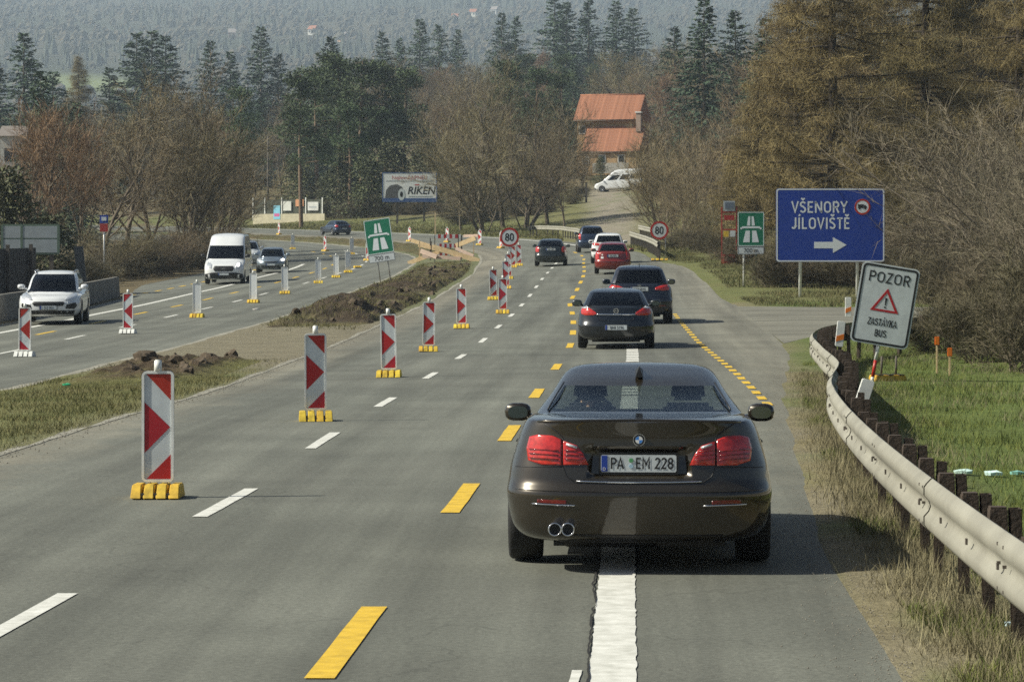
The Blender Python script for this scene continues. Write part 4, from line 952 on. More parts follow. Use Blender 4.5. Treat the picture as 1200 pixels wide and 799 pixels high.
# ------------------------------------------------------------------ lane-closure boards
def board(kind):
    """striped delineator board on a rubber foot; kind: 'r' arrow to the right, 'l' arrow to the left, 'b' seen from the back"""
    t = bpy.data.objects.new("lane_board", None); col.objects.link(t); t.empty_display_size = .2
    out = rrect(.29, 1.0, .045, 5, 0, .64); inn = rrect(.245, .955, .02, 5, 0, .64)
    MB().ringprism(out, inn, -.022, .022).build("frame", m_frame, t)
    MB().prism(inn, -.012, .012).build("panel", M("pale board back", (.80,.82,.81), .5, var=.08) if kind == 'b' else m_swhite, t)
    if kind != 'b':
        m = 1 if kind == 'r' else -1
        def P(l): return [(m*x*.1205, .64+z*.475) for x, z in l]
        for poly in ([(-.85,.995),(.98,.995),(.98,.50)], [(-.99,.46),(.93,-.01),(-.99,-.50)], [(.98,-.53),(.98,-.995),(-.85,-.995)]):
            MB().prism(P(poly), -.0155, -.012).build("red_stripe", m_sred, t)
    h = MB(); h.tube([(0,0,1.14),(0,0,1.235)], .034, 12); h.tube([(0,0,1.235),(0,0,1.243)], .024, 12); h.build("grip", m_frame, t)
    for x in (-.075, .075): MB().tube([(x, 0, .10), (x, 0, .16)], .016, 8).build("foot_peg", m_galv, t)
    MB().box((0, .0, .025), (.38, .44, .05), 0, None, .96).build("foot_plate", m_blackrub, t)
    for k, x in enumerate((-.171, -.057, .057, .171)):
        MB().box((x, 0, .064), (.098, .50, .124), 0, None, .86, .6).build("foot_block", m_frame if kind == 'l' else m_yellow, t, bevel=.008)
    return t
protos = {k: board(k) for k in 'rlb'}
used = set()
BD = [  # photo pixel of the foot, kind, turn, label
 (185,583,'r',.02,"nearest large red and white arrow board on a yellow foot"),
 (370,493,'r',.03,"second red and white arrow board in the row, left of the lane dashes"),
 (456,442,'r',.03,"third red and white arrow board, below the tilted green sign"),
 (502,412,'r',.02,"fourth red and white arrow board, just before the soil mound's foot"),
 (541,385,'r',.02,"fifth red and white arrow board, standing apart on open asphalt"),
 (589,367.5,'r',.0,"sixth red and white arrow board, standing right of its neighbour"),
 (578.5,351.5,'r',-.05,"red and white arrow board set back left of the row"),
 (593,338.5,'r',.0,"arrow board in the crowded part of the row under the first 80 sign"),
 (596,327,'r',.0,"small arrow board directly below the first 80 sign's disc"),
 (601,313.5,'r',.0,"far arrow board half hidden by the 80 sign's post"),
 (608,311.5,'r',.05,"slim far arrow board right of the 80 sign's disc"),
 (587,291,'r',.9,"far striped board turned edge-on left of the 80 sign"),
 (562,287.5,'r',.5,"striped board at the end of the stacked planks"),
 (524,284,'r',.6,"striped board standing behind the middle of the planks"),
 (480,283,'r',.7,"striped board at the outer end of the planks"),
 (431,305.5,'r',.5,"striped board hidden behind the tilted green sign"),
 (381,294.5,'r',.8,"striped board turned edge-on below the far blue car"),
 (327,275,'r',.9,"farthest striped board below the poster wall"),
 (29,418,'l',.12,"red and white board in front of the white sport utility car"),
 (150,391,'l',.10,"red and white board on the oncoming carriageway with a black and white foot"),
 (231,372,'b',.1,"grey board back standing alone between the striped board and the van"),
 (297,355,'b',.1,"grey board back in front of the white van"),
 (334,344.5,'b',.1,"grey board back in front of the silver-blue hatchback"),
 (373,332,'b',.0,"grey board back, first of the three close together left of the green sign"),
 (394,325.5,'b',.0,"grey board back, middle of the three close together left of the green sign"),
 (408,319.5,'b',-.1,"grey board back, third of three and next to the green sign"),
 (412,298,'b',-.2,"small far grey board back beside the green sign's edge"),
 (343,292,'b',-.2,"small far grey board back below the poster wall")]
for (u, v, k, tw, lab) in BD:
    t = protos[k] if k not in used else copy_tree(protos[k]); used.add(k)
    p = ray(u, v); s, tt_ = st(p.x, p.y); hd = math.atan2(p.x, p.y)*.6+tw
    t.location = (p.x, p.y, p.z+.003); t.rotation_euler = (R_(random.uniform(-2.5, 1.5)), R_(random.uniform(-1.2, 1.2)), -hd+random.uniform(-.09, .09))
    tag(t, lab, "lane board", {"r": "striped boards closing the lane", "l": "boards facing the oncoming lane", "b": "boards seen from behind"}[k])
MB_ = MB()
foot = thing("spare_foot", "loose yellow and black board foot lying beside the grey boards", "board foot", ray(419, 314), (0, 0, .3))
MB().box((0,0,.025), (.40,.6,.05)).build("foot_plate", m_blackrub, foot)
for x in (-.171,-.057,.057,.171): MB().box((x,0,.068), (.082,.42,.115), 0, None, .88, .55).build("foot_block", m_yellow, foot, bevel=.008)

# ------------------------------------------------------------------ signs
def sign_root(name, label, p, yaw=0., roll=0., pitch=0.): return thing(name, label, "road sign", p, (pitch, roll, -yaw))
def post(root, x, z1, r=.03, mat=None, y=.05, z0=-.3, name="post"): return MB().tube([(x, y, z0), (x, y, z1)], r, 10).build(name, mat or m_galv, root)
m_tw = M("sign lettering white", (.72,.76,.78), .4, var=.03)
# big blue direction sign
Y = 112.; sc = F/Y
pb_ = at(973, Y); r = sign_root("direction_sign", "large blue direction sign reading VŠENORY JÍLOVIŠTĚ with a white arrow", pb_, .0)
W, Hh = 127/sc, 86/sc; zc = topz(264, Y)-pb_.z
pan = MB().prism(rrect(W, Hh, .10, 6, 0, zc), -.02, .02).build("panel", m_sblue, r)
MB().ringprism(rrect(W-.02, Hh-.02, .09, 6, 0, zc), rrect(W-.11, Hh-.11, .07, 6, 0, zc), -.024, -.02).build("border", m_tw, pan)
def px(u): return (u-973)/sc
def pzz(v): return topz(v, Y)-pb_.z
strokes("VŠENORY", .42, m_tw, pan, px(927.5), -.024, pzz(249.5), sx=1.02, align='L', gap=.10)
strokes("JÍLOVIŠTĚ", .42, m_tw, pan, px(927.5), -.024, pzz(268.5), sx=1.0, align='L', gap=.10)
ar = [(954,283.5),(976,283.5),(976,278),(992,287),(976,296.5),(976,291),(954,291)]
MB().prism([(px(a), pzz(b)) for a, b in ar], -.024, -.02).build("arrow", m_tw, pan)
cx, cz = px(1010.5), pzz(242.5)
MB().prism(circ(.29, 36, cx, cz), -.024, -.02).build("ban_disc", m_tw, pan)
MB().ringprism(circ(.29, 36, cx, cz), circ(.225, 36, cx, cz), -.028, -.024).build("ban_ring", m_sred, pan)
tk = MB(); tk.prism([(cx-.16,cz-.05),(cx+.05,cz-.05),(cx+.05,cz+.09),(cx-.16,cz+.09)], -.028, -.024); tk.build("lorry_box", m_sblack, pan)
MB().prism([(cx+.06,cz-.05),(cx+.16,cz-.05),(cx+.16,cz+.0),(cx+.12,cz+.06),(cx+.06,cz+.06)], -.028, -.024).build("lorry_cab", m_sblack, pan)
for q in (-.1, .1): MB().prism(circ(.035, 14, cx+q, cz-.06), -.029, -.0245).build("lorry_wheel", m_sblack, pan)
for u in (938, 1005): post(r, px(u), zc+Hh/2-.1, .06, m_frame, .09)
# motorway-ahead signs (green with white motorway symbol and a 700 m plate)
def motorway(root, w, zc, mirror=False):
    h = w*1.30
    pan = MB().prism(rrect(w, h, .05, 5, 0, zc), -.012, .012).build("panel", m_sgreen, root)
    MB().ringprism(rrect(w-.02, h-.02, .045, 5, 0, zc), rrect(w-.07, h-.07, .03, 5, 0, zc), -.016, -.012).build("border", m_tw, pan)
    q = w
    def P(l): return [(x*q, zc+z*q) for x, z in l]
    for pol in ([(-.30,-.50),(-.05,-.50),(-.04,-.06),(-.20,-.06)], [(.05,-.50),(.30,-.50),(.20,-.06),(.04,-.06)], [(-.15,.13),(-.03,.13),(-.025,.48),(-.10,.48)], [(.03,.13),(.15,.13),(.10,.48),(.025,.48)],
                [(-.40,-.01),(-.40,.06),(-.34,.06),(-.34,.10),(.34,.10),(.34,.06),(.40,.06),(.40,-.01),(.33,-.01),(.33,.03),(-.33,.03),(-.33,-.01)]):
        MB().prism(P(pol), -.0155, -.012).build("motorway_symbol", m_tw, pan)
    ph = w*.30; pc = zc-h/2-ph/2-.01
    pp = MB().prism(rrect(w, ph, .03, 4, 0, pc), -.012, .012).build("distance_plate", m_swhite, root)
    MB().ringprism(rrect(w-.02, ph-.02, .025, 4, 0, pc), rrect(w-.05, ph-.05, .015, 4, 0, pc), -.015, -.012).build("plate_border", m_sblack, pp)
    strokes("700 m", ph*.55, m_sblack, pp, 0, -.0155, pc-ph*.28, sx=1.1)
Y = 122.; p = at(880, Y); r = sign_root("motorway_sign", "upright green motorway sign with a 700 m plate left of the blue sign", p)
zc = topz(268.5, Y)-p.z; motorway(r, 31/F*Y, zc); post(r, -.28, zc+.5, .04, m_frame); post(r, .22, zc+.5, .03, M("green post", (.05,.12,.08), .5))
p = ray(452, 335); Y = p.y; r = sign_root("motorway_sign", "crooked green motorway sign with a 700 m plate stuck in the soil mound", p, .1, R_(-8.5), R_(-3))
zc = (335-275)/F*Y-.05; motorway(r, 31.5/F*Y, zc); post(r, -.22, zc+.3, .03); post(r, .24, zc+.3, .03)
# speed limit 80
def limit80(u, vb, vc, rad, label, x=0.):
    p = ray(u, vb); Y = p.y; r = sign_root("speed_sign", label, p, .0); zc = topz(vc, Y)-p.z; R2 = rad/F*Y
    d = MB().prism(circ(R2, 40, x, zc), -.01, .01).build("disc", m_swhite, r)
    MB().ringprism(circ(R2, 40, x, zc), circ(R2*.78, 40, x, zc), -.015, -.01).build("red_ring", m_sred, d)
    strokes("80", R2*.80, m_sblack, d, x, -.0135, zc-R2*.40, sx=.95, weight=.17)
    post(r, 0, zc+R2*.5, .03, m_galv)
    return r
limit80(597, 318, 278, 11.2, "round 80 speed limit sign standing among the striped boards")
limit80(780, 303, 270, 10.8, "round 80 speed limit sign beside the broken guardrail end", x=-.35)
# tilted POZOR board
Y = 54.; p = at(1019, Y); r = sign_root("warning_sign", "leaning white board reading POZOR ZASTÁVKA BUS behind the guardrail", p, .06, R_(9.5), R_(2))
sc = F/Y; zc = topz(356, Y)-p.z; W, Hh = 1.02, 1.42; x0 = (1037-1019)/sc-zc*math.sin(R_(9.5))
pan = MB().prism(rrect(W, Hh, .09, 6, x0, zc), -.012, .012).build("panel", m_swhite, r)
MB().ringprism(rrect(W-.045, Hh-.045, .075, 6, x0, zc), rrect(W-.115, Hh-.115, .05, 6, x0, zc), -.016, -.012).build("border", m_sblack, pan)
strokes("POZOR", .19, m_sblack, pan, x0, -.0155, zc+.385, sx=1.16, weight=.13)
strokes("ZASTÁVKA", .125, m_sblack, pan, x0, -.0155, zc-.37, sx=.80, weight=.15)
strokes("BUS", .125, m_sblack, pan, x0, -.0155, zc-.56, sx=.85, weight=.15)
tri = [(x0-.25, zc-.115), (x0+.25, zc-.115), (x0, zc+.30)]; c0 = (x0, zc+.02)
MB().ringprism(tri, [(c0[0]+(a-c0[0])*.72, c0[1]+(b-c0[1])*.72) for a, b in tri], -.016, -.012).build("warning_triangle", m_sred, pan)
MB().prism([(x0-.008, zc-.0), (x0+.008, zc-.0), (x0+.018, zc+.13), (x0-.018, zc+.13)], -.016, -.012).build("exclamation_bar", m_sblack, pan)
MB().prism(circ(.016, 12, x0, zc-.035), -.016, -.012).build("exclamation_dot", m_sblack, pan)
for k in range(5): MB().tube([(x0+.0, .045, -.2+k*.3), (x0, .045, .1+k*.3)], .032, 10).build("post_band", m_sred if k % 2 else m_frame, r)
fb = thing("sign_foot", "yellow and black rubber foot plate beside the leaning board's post", "sign foot", ray(1040, 447), (0, 0, .3))
MB().box((0,0,.06), (.62,.35,.12), 0, None, .9).build("foot_plate", m_yellow, fb, bevel=.01)
for x in (-.2, .0, .2): MB().box((x,0,.125), (.09,.36,.012)).build("black_stripe", m_blackrub, fb)
for x in (-.12, .16): MB().tube([(x,0,.12),(x+.02,.02,.45)], .02, 8).build("upright", m_oldwood, fb)

# ------------------------------------------------------------------ guardrails
def wbeam(path, name, parent, mat, h=.31):
    prof = [(o_, z_*1.13) for o_, z_ in [(0,-.155),(.008,-.15),(.035,-.125),(.05,-.105),(.05,-.06),(.02,-.03),(.008,0),(.02,.03),(.05,.06),(.05,.105),(.035,.125),(.008,.15),(0,.155)]]
    vs = []; n = len(prof)
    for i, p in enumerate(path):
        d = (path[min(i+1, len(path)-1)]-path[max(i-1, 0)]).normalized(); side = Vector((-d.y, d.x, 0)).normalized()
        for (o, z) in prof: vs.append(p+side*o+Vector((0, 0, z)))
        for (o, z) in prof: vs.append(p+side*(o-.005)+Vector((0, 0, z)))
    w = 2*n; fs = []
    for i in range(len(path)-1):
        for j in range(n-1):
            fs.append((i*w+j, i*w+j+1, (i+1)*w+j+1, (i+1)*w+j)); fs.append((i*w+n+j, (i+1)*w+n+j, (i+1)*w+n+j+1, i*w+n+j+1))
        fs.append((i*w+n-1, i*w+2*n-1, (i+1)*w+2*n-1, (i+1)*w+n-1)); fs.append((i*w, (i+1)*w, (i+1)*w+n, i*w+n))
    return MB().add(vs, fs, 0, True).build(name, mat, parent, fix=False)
def resample(pts, step):
    out = [pts[0]]; acc = 0
    for a, b in zip(pts, pts[1:]):
        L = (b-a).length; pos = step-acc
        while pos <= L: out.append(a+(b-a)*(pos/L)); pos += step
        acc = (acc+L) % step
    return out
fx = pchip([8,15.5,23.2,32.8,40.5,47,53.6,60,64.5,67.0], [2.45,2.57,2.83,3.42,4.3,4.75,5.25,6.1,7.3,8.8])
cur = [Vector((fx(y_), y_, G(fx(y_), y_)+.60)) for y_ in np.arange(8, 67.01, .25)]
for k in range(1, 4): X = 8.8+k*.6; Yk = 67.0+1.4*(1-math.exp(-k/6)); cur.append(Vector((X, Yk, G(X, Yk)+.60)))
gr = thing("guardrail", "pale steel guardrail curving from the verge round into the side road", "guardrail", (cur[20].x, cur[20].y, cur[20].z-.6))
gl = gr.location.copy(); base_pts = [p-gl for p in cur]
fine = resample(base_pts, .22); per = 18
for i in range(0, len(fine)-1, per):
    bo_ = wbeam(fine[max(0, i-1):i+per+2], "rail_beam", gr, m_rail); k_ = (i//per) % 2
    bo_.location = (-.007*k_, 0, .004*k_)
    if i+per < len(fine):
        for dz in (-.11, .02, .12):
            for q in (0, 1): p_ = fine[i+per-q]; MB().box(p_+Vector((-.05, .05, dz)), (.02, .016, .016)).build("joint_bolt", m_oldwood, gr)
pm = bm_ = None
for i, p in enumerate(resample(base_pts, 1.33)):
    j = min(range(len(fine)), key=lambda q: (fine[q]-p).length); d = (fine[min(j+1, len(fine)-1)]-fine[max(j-1, 0)]).normalized(); yaw = math.atan2(-d.x, d.y)
    if pm is None:
        m1 = MB(); m1.box((.25, 0, -.36), (.006, .11, 1.10)); m1.box((.22, .055, -.36), (.06, .006, 1.10)); m1.box((.22, -.055, -.36), (.06, .006, 1.10)); o = m1.build("post", m_post, gr); pm = o.data
        m2 = MB(); m2.box((.12, 0, .03), (.11, .13, .32), 0, None, .9); m2.box((.12,.0,.195), (.09,.10,.02)); o2 = m2.build("spacer_block", m_post, gr); bm_ = o2.data
        m3 = MB(); m3.box((-.055, 0, 0), (.012, .035, .035)); o3 = m3.build("bolt", m_oldwood, gr); bo = o3.data
    else: o, o2, o3 = link("post", pm, gr), link("spacer_block", bm_, gr), link("bolt", bo, gr)
    tl = random.uniform(-.05, .05); jz = random.uniform(-.07, .02)
    for q in (o, o2, o3): q.location = p+Vector((0, 0, jz if q is not o3 else 0)); q.rotation_euler = (0, tl if q is o else 0, yaw)
# small reflector posts on the rail
def refl_post(p, yaw, roll, label, h=.42):
    r = thing("reflector_post", label, "reflector post", p, (0, roll, yaw), "white and orange posts fixed to the guardrail")
    MB().prism(rrect(.13, h, .02, 3, 0, h/2), -.03, .03).build("body", m_frame, r, bevel=.004)
    MB().prism([(-.062, h*.18), (.062, h*.30), (.062, h*.52), (-.062, h*.40)], -.034, .034).build("orange_band", m_orange, r)
for (u, v, Yq, roll, lab) in ((1003,491,31.2,R_(18),"white post with orange band leaning over the nearer stretch of guardrail"), (983,406,51.0,R_(6),"white post with orange band on the guardrail's bend"), (994,371,66.5,0.,"white post with orange band at the far end of the guardrail")):
    X = (u-CX)/F*Yq; refl_post(Vector((X, Yq, topz(v, Yq))), 0, roll, lab)
def far_rail(pts, label, h=.55, step=2.0):
    P_ = [ray(u, v) if len(q) == 0 else at(u, q[0]) for (u, v, *q) in pts]
    P_ = [p+Vector((0, 0, h)) for p in P_]
    r = thing("guardrail", label, "guardrail", P_[0]-Vector((0, 0, h))); o0 = r.location.copy()
    loc = [p-o0 for p in P_]; f = resample(loc, .8); wbeam(f, "rail_beam", r, m_rail)
    for p in resample(loc, step): MB().box(p+Vector((.1, .1, -.3)), (.1, .1, .95)).build("post", m_oldwood, r)
    return r
far_rail([(692,288),(676,281.5),(658,278.5),(640,277.5),(626,277.5),(617,279.5)], "far cream guardrail bowing along the outside of the bend", .75)
far_rail([(771,303,168),(766,299,178),(757,292,190),(746,285,202),(738,281,212)], "broken cream guardrail bending down beside the queue of cars", .8)
far_rail([(766,0,205),(757,0,214),(748,0,224)], "short upper guardrail stub behind the broken one", 1.05)
yb = thing("spare_foot", "yellow board foot at the low end of the broken guardrail", "board foot", ray(773, 306))
MB().box((0,0,.03), (.9,.5,.06)).build("foot_plate", m_blackrub, yb)
for x in (-.36,-.12,.12,.36): MB().box((x,0,.09), (.16,.4,.12), 0, None, .9, .6).build("foot_block", m_yellow, yb, bevel=.008)

# ------------------------------------------------------------------ plank barrier in the gap of the median
Yb = 184.; sb = F/Yb
pbx = at(522, Yb); pbx.z = G(pbx.x, pbx.y); r = thing("plank_barrier", "heap of fresh timber planks and stakes closing the gap in the median", "barrier", pbx)
def bp(u, v, y=0.): return Vector(((u-522)/sb, y, topz(v, Yb)-pbx.z))
for (a, b, w, d, m) in (((481,281.5),(508,290),.16,1.2,m_wood),((508,289.5),(562,306),.22,-.3,m_wood),((478,308.5),(518,294),.18,.3,m_wood),((534,288),(557,279),.20,.9,m_wood),((490,287),(530,296),.16,.6,m_wood),
                        ((493,294),(512,301),.20,-.1,M("pinkish planed board", (.58,.43,.34), .7)),((534,291),(555,300),.14,.1,M("pinkish planed board", (.58,.43,.34), .7)),((543,276.5),(560,276),.12,1.0,M("pinkish planed board", (.58,.43,.34), .7)),((495,300),(540,303),.16,-.2,M("pinkish planed board", (.58,.43,.34), .7))):
    MB().bar(bp(*a, d), bp(*b, d-.4), .09, w*1.35, 0).build("plank", m, r)
for (u, v0, v1, d) in ((491.5,281,308,.2),(504,279,305,.5),(505.5,283,303,-.2),(537,275,300,.5),(541,275,300,.8),(555,284,303,.3),(528,290,304,.0)):
    MB().box((bp(u, v1, d)+bp(u, v0, d))/2, (.06,.06,(v1-v0)/sb)).build("stake", m_wood if u in (491.5, 555) else m_oldwood, r)
tp = thing("barrier_tape", "rows of red and white barrier boards behind the planks", "barrier", at(524, Yb+1.6)); o0 = tp.location
for (v, u0, u1) in ((277,510,540),(288,512,538),(297,512,540)):
    n = 9
    for k in range(n):
        ua, ub = lerp(u0, u1, k/n), lerp(u0, u1, (k+1)/n); ss_ = F/(Yb+1.6)
        MB().box(((((ua+ub)/2)-524)/ss_, 0, topz(v, Yb+1.6)-o0.z), ((ub-ua)/ss_*.98, .03, .24)).build("tape_panel", m_sred if k % 2 else m_swhite, tp)
for u in (509.5, 525, 540.5): MB().box(((u-524)*(Yb+1.6)/F, .04, .6), (.05, .05, 2.0)).build("stake", m_oldwood, tp)
st_ = thing("marker_stake", "thin timber stake standing upright behind the planks", "stake", ray(510, 281)); MB().box((0,0,.6), (.1,.1,3.4)).build("shaft", m_wood, st_)

# ------------------------------------------------------------------ billboard, poster wall, left-hand fence and boards
Y = 322.; sc = F/Y; p = at(480, Y); r = thing("billboard", "white billboard with a tyre picture reading RIKEN on two posts", "billboard", p)
W, Hh = 63/sc, 33.5/sc; zc = topz(219.5, Y)-p.z
pan = MB().prism(rrect(W, Hh, .03, 2, 0, zc), -.08, .08).build("panel", M("billboard paper", (.82,.83,.82), .6, var=.03), r)
MB().ringprism(rrect(W+.12, Hh+.12, .03, 2, 0, zc), rrect(W-.06, Hh-.06, .02, 2, 0, zc), -.1, .1).build("frame", M("blue billboard frame", (.04,.09,.25), .5), r)
MB().box((0, -.085, zc-Hh/2+.2), (W-.1, .012, .3)).build("blue_footer", M("blue billboard frame", (.04,.09,.25), .5), pan)
bx_ = lambda u: (u-480)/sc
bz_ = lambda v: topz(v, Y)-p.z
lettering("Nejlevněj$íPNEU".replace("$", "š"), .42, M("poster red", (.5,.05,.04), .5), pan, 0, -.084, bz_(210.5), sx=.92)
ty = MB(); ty.prism([(bx_(451),bz_(233.5)),(bx_(475),bz_(233.5)),(bx_(474),bz_(226)),(bx_(471),bz_(219)),(bx_(465),bz_(216)),(bx_(457),bz_(217.5)),(bx_(452.5),bz_(223))], -.09, -.08); ty.build("tyre_picture", M("printed tyre grey", (.10,.10,.10), .5), pan)
MB().prism([(bx_(470.5)+.36*math.cos(a), bz_(228)+.62*math.sin(a)) for a in np.linspace(0, 2*math.pi, 20)][:-1], -.096, -.09).build("rim_picture", m_swhite, pan)
MB().prism([(bx_(470.5)+.16*math.cos(a), bz_(228)+.3*math.sin(a)) for a in np.linspace(0, 2*math.pi, 16)][:-1], -.1, -.096).build("hub_picture", m_sblack, pan)
lettering("RIKEN", .80, m_sblack, pan, bx_(493.5), -.084, bz_(227.5), sx=.95, shear=.2, bold=.03)
MB().prism([(bx_(486),bz_(217.5)),(bx_(492),bz_(217.5)),(bx_(491),bz_(216)),(bx_(486),bz_(216.3))], -.085, -.08).build("red_accent", M("poster red", (.5,.05,.04), .5), pan)
MB().box((bx_(493), -.083, bz_(230.5)), (2.5, .006, .12)).build("small_print", m_sback, pan)
MB().box((bx_(480), -.083, bz_(212.3)), (4.9, .006, .10)).build("small_print", m_sback, pan)
for u in (465.5, 497): MB().box((bx_(u), .25, zc/2-.8), (.22, .3, zc+1.6)).build("post", m_oldwood, r)

Y = 350.; sc = F/Y; p = at(337, Y); wl = thing("poster_wall", "cream plinth wall with grey-green panels and pasted posters", "wall", p, (0, 0, R_(-28)))
wx_ = lambda u: (u-337)/sc*1.1
wz_ = lambda v: topz(v, Y)-p.z
m_cream = M("cream render", (.52,.47,.34), .9, var=.12, scale=2)
m_panel = M("grey green board", (.065,.07,.05), .8, var=.15, scale=4)
for (u0, u1) in ((294,331),(331,360),(360,384)):
    MB().box((wx_((u0+u1)/2), 0, wz_(264)/2+wz_(253)/2), ((u1-u0)/sc*1.1-.02, .3, (264-252.5)/sc+.4)).build("plinth", m_cream, wl)
for (u0, u1) in ((294,309),(309,320),(320,330),(331,345),(345,360),(361,370),(370,380)):
    MB().box((wx_((u0+u1)/2), 0, (wz_(234)+wz_(254.5))/2), ((u1-u0)/sc*1.1-.03, .1, 20.5/sc)).build("panel", m_panel, wl)
for u in (294, 309, 330.3, 360.4, 381): MB().box((wx_(u), -.08, (wz_(231.5)+wz_(258))/2), (.12, .12, 26/sc)).build("post", m_frame, wl)
for (u0, v0, u1, v1, c_) in ((320,241,329,257,(.22,.55,.72)),(332,236,343,247,(.62,.62,.58)),(347.5,234,358.5,242,(.6,.28,.14)),(362.5,237,377,247,(.62,.62,.60))):
    po = MB().box((wx_((u0+u1)/2), -.17, (wz_(v0)+wz_(v1))/2), ((u1-u0)/sc, .02, (v1-v0)/sc)).build("poster", M("poster %d" % u0, c_, .6, var=.15, scale=1.5), wl)
    if u0 == 320: MB().box((wx_(324.5), -.182, wz_(252)), (.7, .006, .35)).build("poster_band", M("poster pink", (.6,.12,.3), .6), po)
    if u0 == 362.5: MB().box((wx_(369.5), -.182, wz_(243)), (1.0, .006, .16)).build("poster_line", m_sback, po)

# left: dark plank fence, low concrete wall, framed boards
def fence_left():
    r = thing("plank_fence", "tall dark vertical plank fence behind the white sport utility car", "fence", SP(118, -24.5)); o0 = r.location
    m_dk = M("dark stained plank", (.030,.030,.033), .8, var=.3, scale=6); me0 = None
    for k in range(34):
        s = 84+k*1.25; p = SP(s, -22.0-.012*(s-84)); hgt = 2.1
        if me0 is None: o = MB().box((0,0,1.0), (.06, 1.2, 2.6)).build("plank", m_dk, r, bevel=.01); me0 = o.data
        else: o = link("plank", me0, r)
        o.location = p-o0; o.rotation_euler = (0, 0, -heading(s)+.02)
    for s in np.arange(84, 128, 5.): MB().box(SP(s, -21.85-.012*(s-84))-o0+Vector((0,0,1.1)), (.14,.14,2.7)).build("post", m_oldwood, r)
fence_left()
cw = thing("concrete_barrier", "low grey concrete barrier running past the plank fence", "barrier", SP(100, -18.9)); o0 = cw.location
for k in range(16):
    s = 70+k*4.05; a, b = SP(s, LL(s)-.55)-o0, SP(s+4.0, LL(s+4)-.55)-o0
    d = (b-a); m1 = MB(); m1.box((0,0,.40), (.34, d.length, .95), 0, None, .6, 1.)
    o = m1.build("barrier_segment", M("old grey concrete", (.17,.16,.14), .9, var=.25, scale=2, bump=.3), cw, bevel=.02); o.location = (a+b)/2; o.rotation_euler = (math.atan2(d.z, math.hypot(d.x, d.y)), 0, math.atan2(-d.x, d.y))
Y = 128.; sc = F/Y; p = at(35, Y); r = thing("framed_board", "pale grey framed hoarding above the plank fence", "hoarding", p)
zz0, zz1 = topz(297, Y)-p.z, topz(263.5, Y)-p.z
for (u0, u1) in ((3.5, 24.5), (26.5, 67.5)):
    for (va, vb) in ((265, 279), (280.5, 296)):
        MB().box(((u0+u1)/2/sc-35/sc, 0, topz((va+vb)/2, Y)-p.z), ((u1-u0)/sc, .06, (vb-va)/sc)).build("panel", M("faded hoarding grey", (.30,.34,.36), .7, var=.12, scale=2), r)
m_gp = M("dull green frame", (.10,.15,.11), .6)
for u in (2.5, 25.5, 68.5): MB().box(((u-35)/sc, .02, (zz0+zz1)/2), (.1, .12, zz1-zz0)).build("upright", m_gp, r)
for v in (264, 279.7, 297): MB().box(((35.5-35)/sc, .03, topz(v, Y)-p.z), (66/sc, .1, .09)).build("rail", m_gp, r)
for u in (10, 60): MB().box(((u-35)/sc, .1, zz0/2), (.16, .16, zz0+.4)).build("post", m_oldwood, r)
Y = 140.; p = at(98, Y); r = thing("leaning_panel", "dark panel leaning outward at the end of the plank fence", "panel", p, (0, R_(-6), 0)); MB().box((0,0,1.2), (.42,.08,(321-281)/F*Y+.6)).build("sheet", M("blue grey sheet", (.06,.07,.08), .5), r)
# bus stop markers
def busstop(u, vb, v0, label, Y, right=True):
    p = at(u, Y); sc = F/Y; r = thing("bus_stop", label, "bus stop", p); h = topz(v0, Y)-p.z
    m_rf = M("bus stop red", (.35,.03,.025), .5)
    if right:
        for dx in (-.36, .36): MB().box((dx, 0, h/2-.3), (.06, .06, h)).build("upright", m_rf, r)
        for z in (h-.55, h*.55, .45): MB().box((0, 0, z), (.72, .05, .06)).build("rail", m_rf, r)
        MB().box((0, -.03, h-.25), (.56, .05, .5)).build("head_plate", m_sback, r); MB().box((0, -.07, h-.22), (.42, .03, .3)).build("bus_pictogram", M("faded grey blue", (.12,.15,.2), .6), r)
        MB().box((0, -.03, h-.82), (.5, .04, .25)).build("timetable", m_rf, r); MB().box((-.15, -.03, h*.55-.22), (.24, .04, .28)).build("timetable", m_yellow, r); MB().box((.17, -.03, h*.55-.2), (.25, .04, .3)).build("timetable", m_swhite, r)
        MB().box((0, 0, .25), (.6, .4, .5)).build("litter_bin", m_rf, r, bevel=.03)
    else:
        MB().tube([(0,0,-.2),(0,0,h)], .04, 8).build("post", m_galv, r); MB().box((0,-.05,h-.22), (.44,.05,.42)).build("head_plate", m_sblue, r); MB().box((0,-.08,h-.2), (.26,.02,.2)).build("bus_pictogram", m_swhite, r); MB().box((0,-.05,h-.66), (.42,.05,.42)).build("route_plate", m_rf, r)
busstop(854.5, 318, 235.5, "red-framed bus stop stand beside the green motorway sign", 150)
busstop(122, 340, 252, "blue and red bus stop sign among the bare trees", 160, False)
up = thing("utility_pole", "thin grey utility pole rising behind the poster wall", "pole", at(314, 355)); h_ = topz(160, 355)-up.location.z; MB().tube([(0,0,-.5),(0,0,h_)], [.14,.09], 10).build("shaft", m_oldwood, up); MB().box((0,0,h_-.2), (.5,.06,.06)).build("crossarm", m_oldwood, up)
for (u, Yq, h, lab) in ((1098,57,.62,"orange-tipped marker stake in the grass behind the leaning board"), (1113,56,.45,"shorter orange-tipped marker stake in the grass")):
    r = thing("marker_stake", lab, "stake", at(u, Yq)); MB().box((0,0,h/2-.1), (.03,.03,h+.2)).build("shaft", m_wood, r); MB().box((0,-.01,h), (.09,.03,.16)).build("orange_cap", m_orange, r, bevel=.01)
pp_ = thing("timber_post", "single pale timber post by the rough track", "post", at(687, 330)); MB().box((0,0,1.), (.22,.22,2.4)).build("shaft", m_oldwood, pp_)

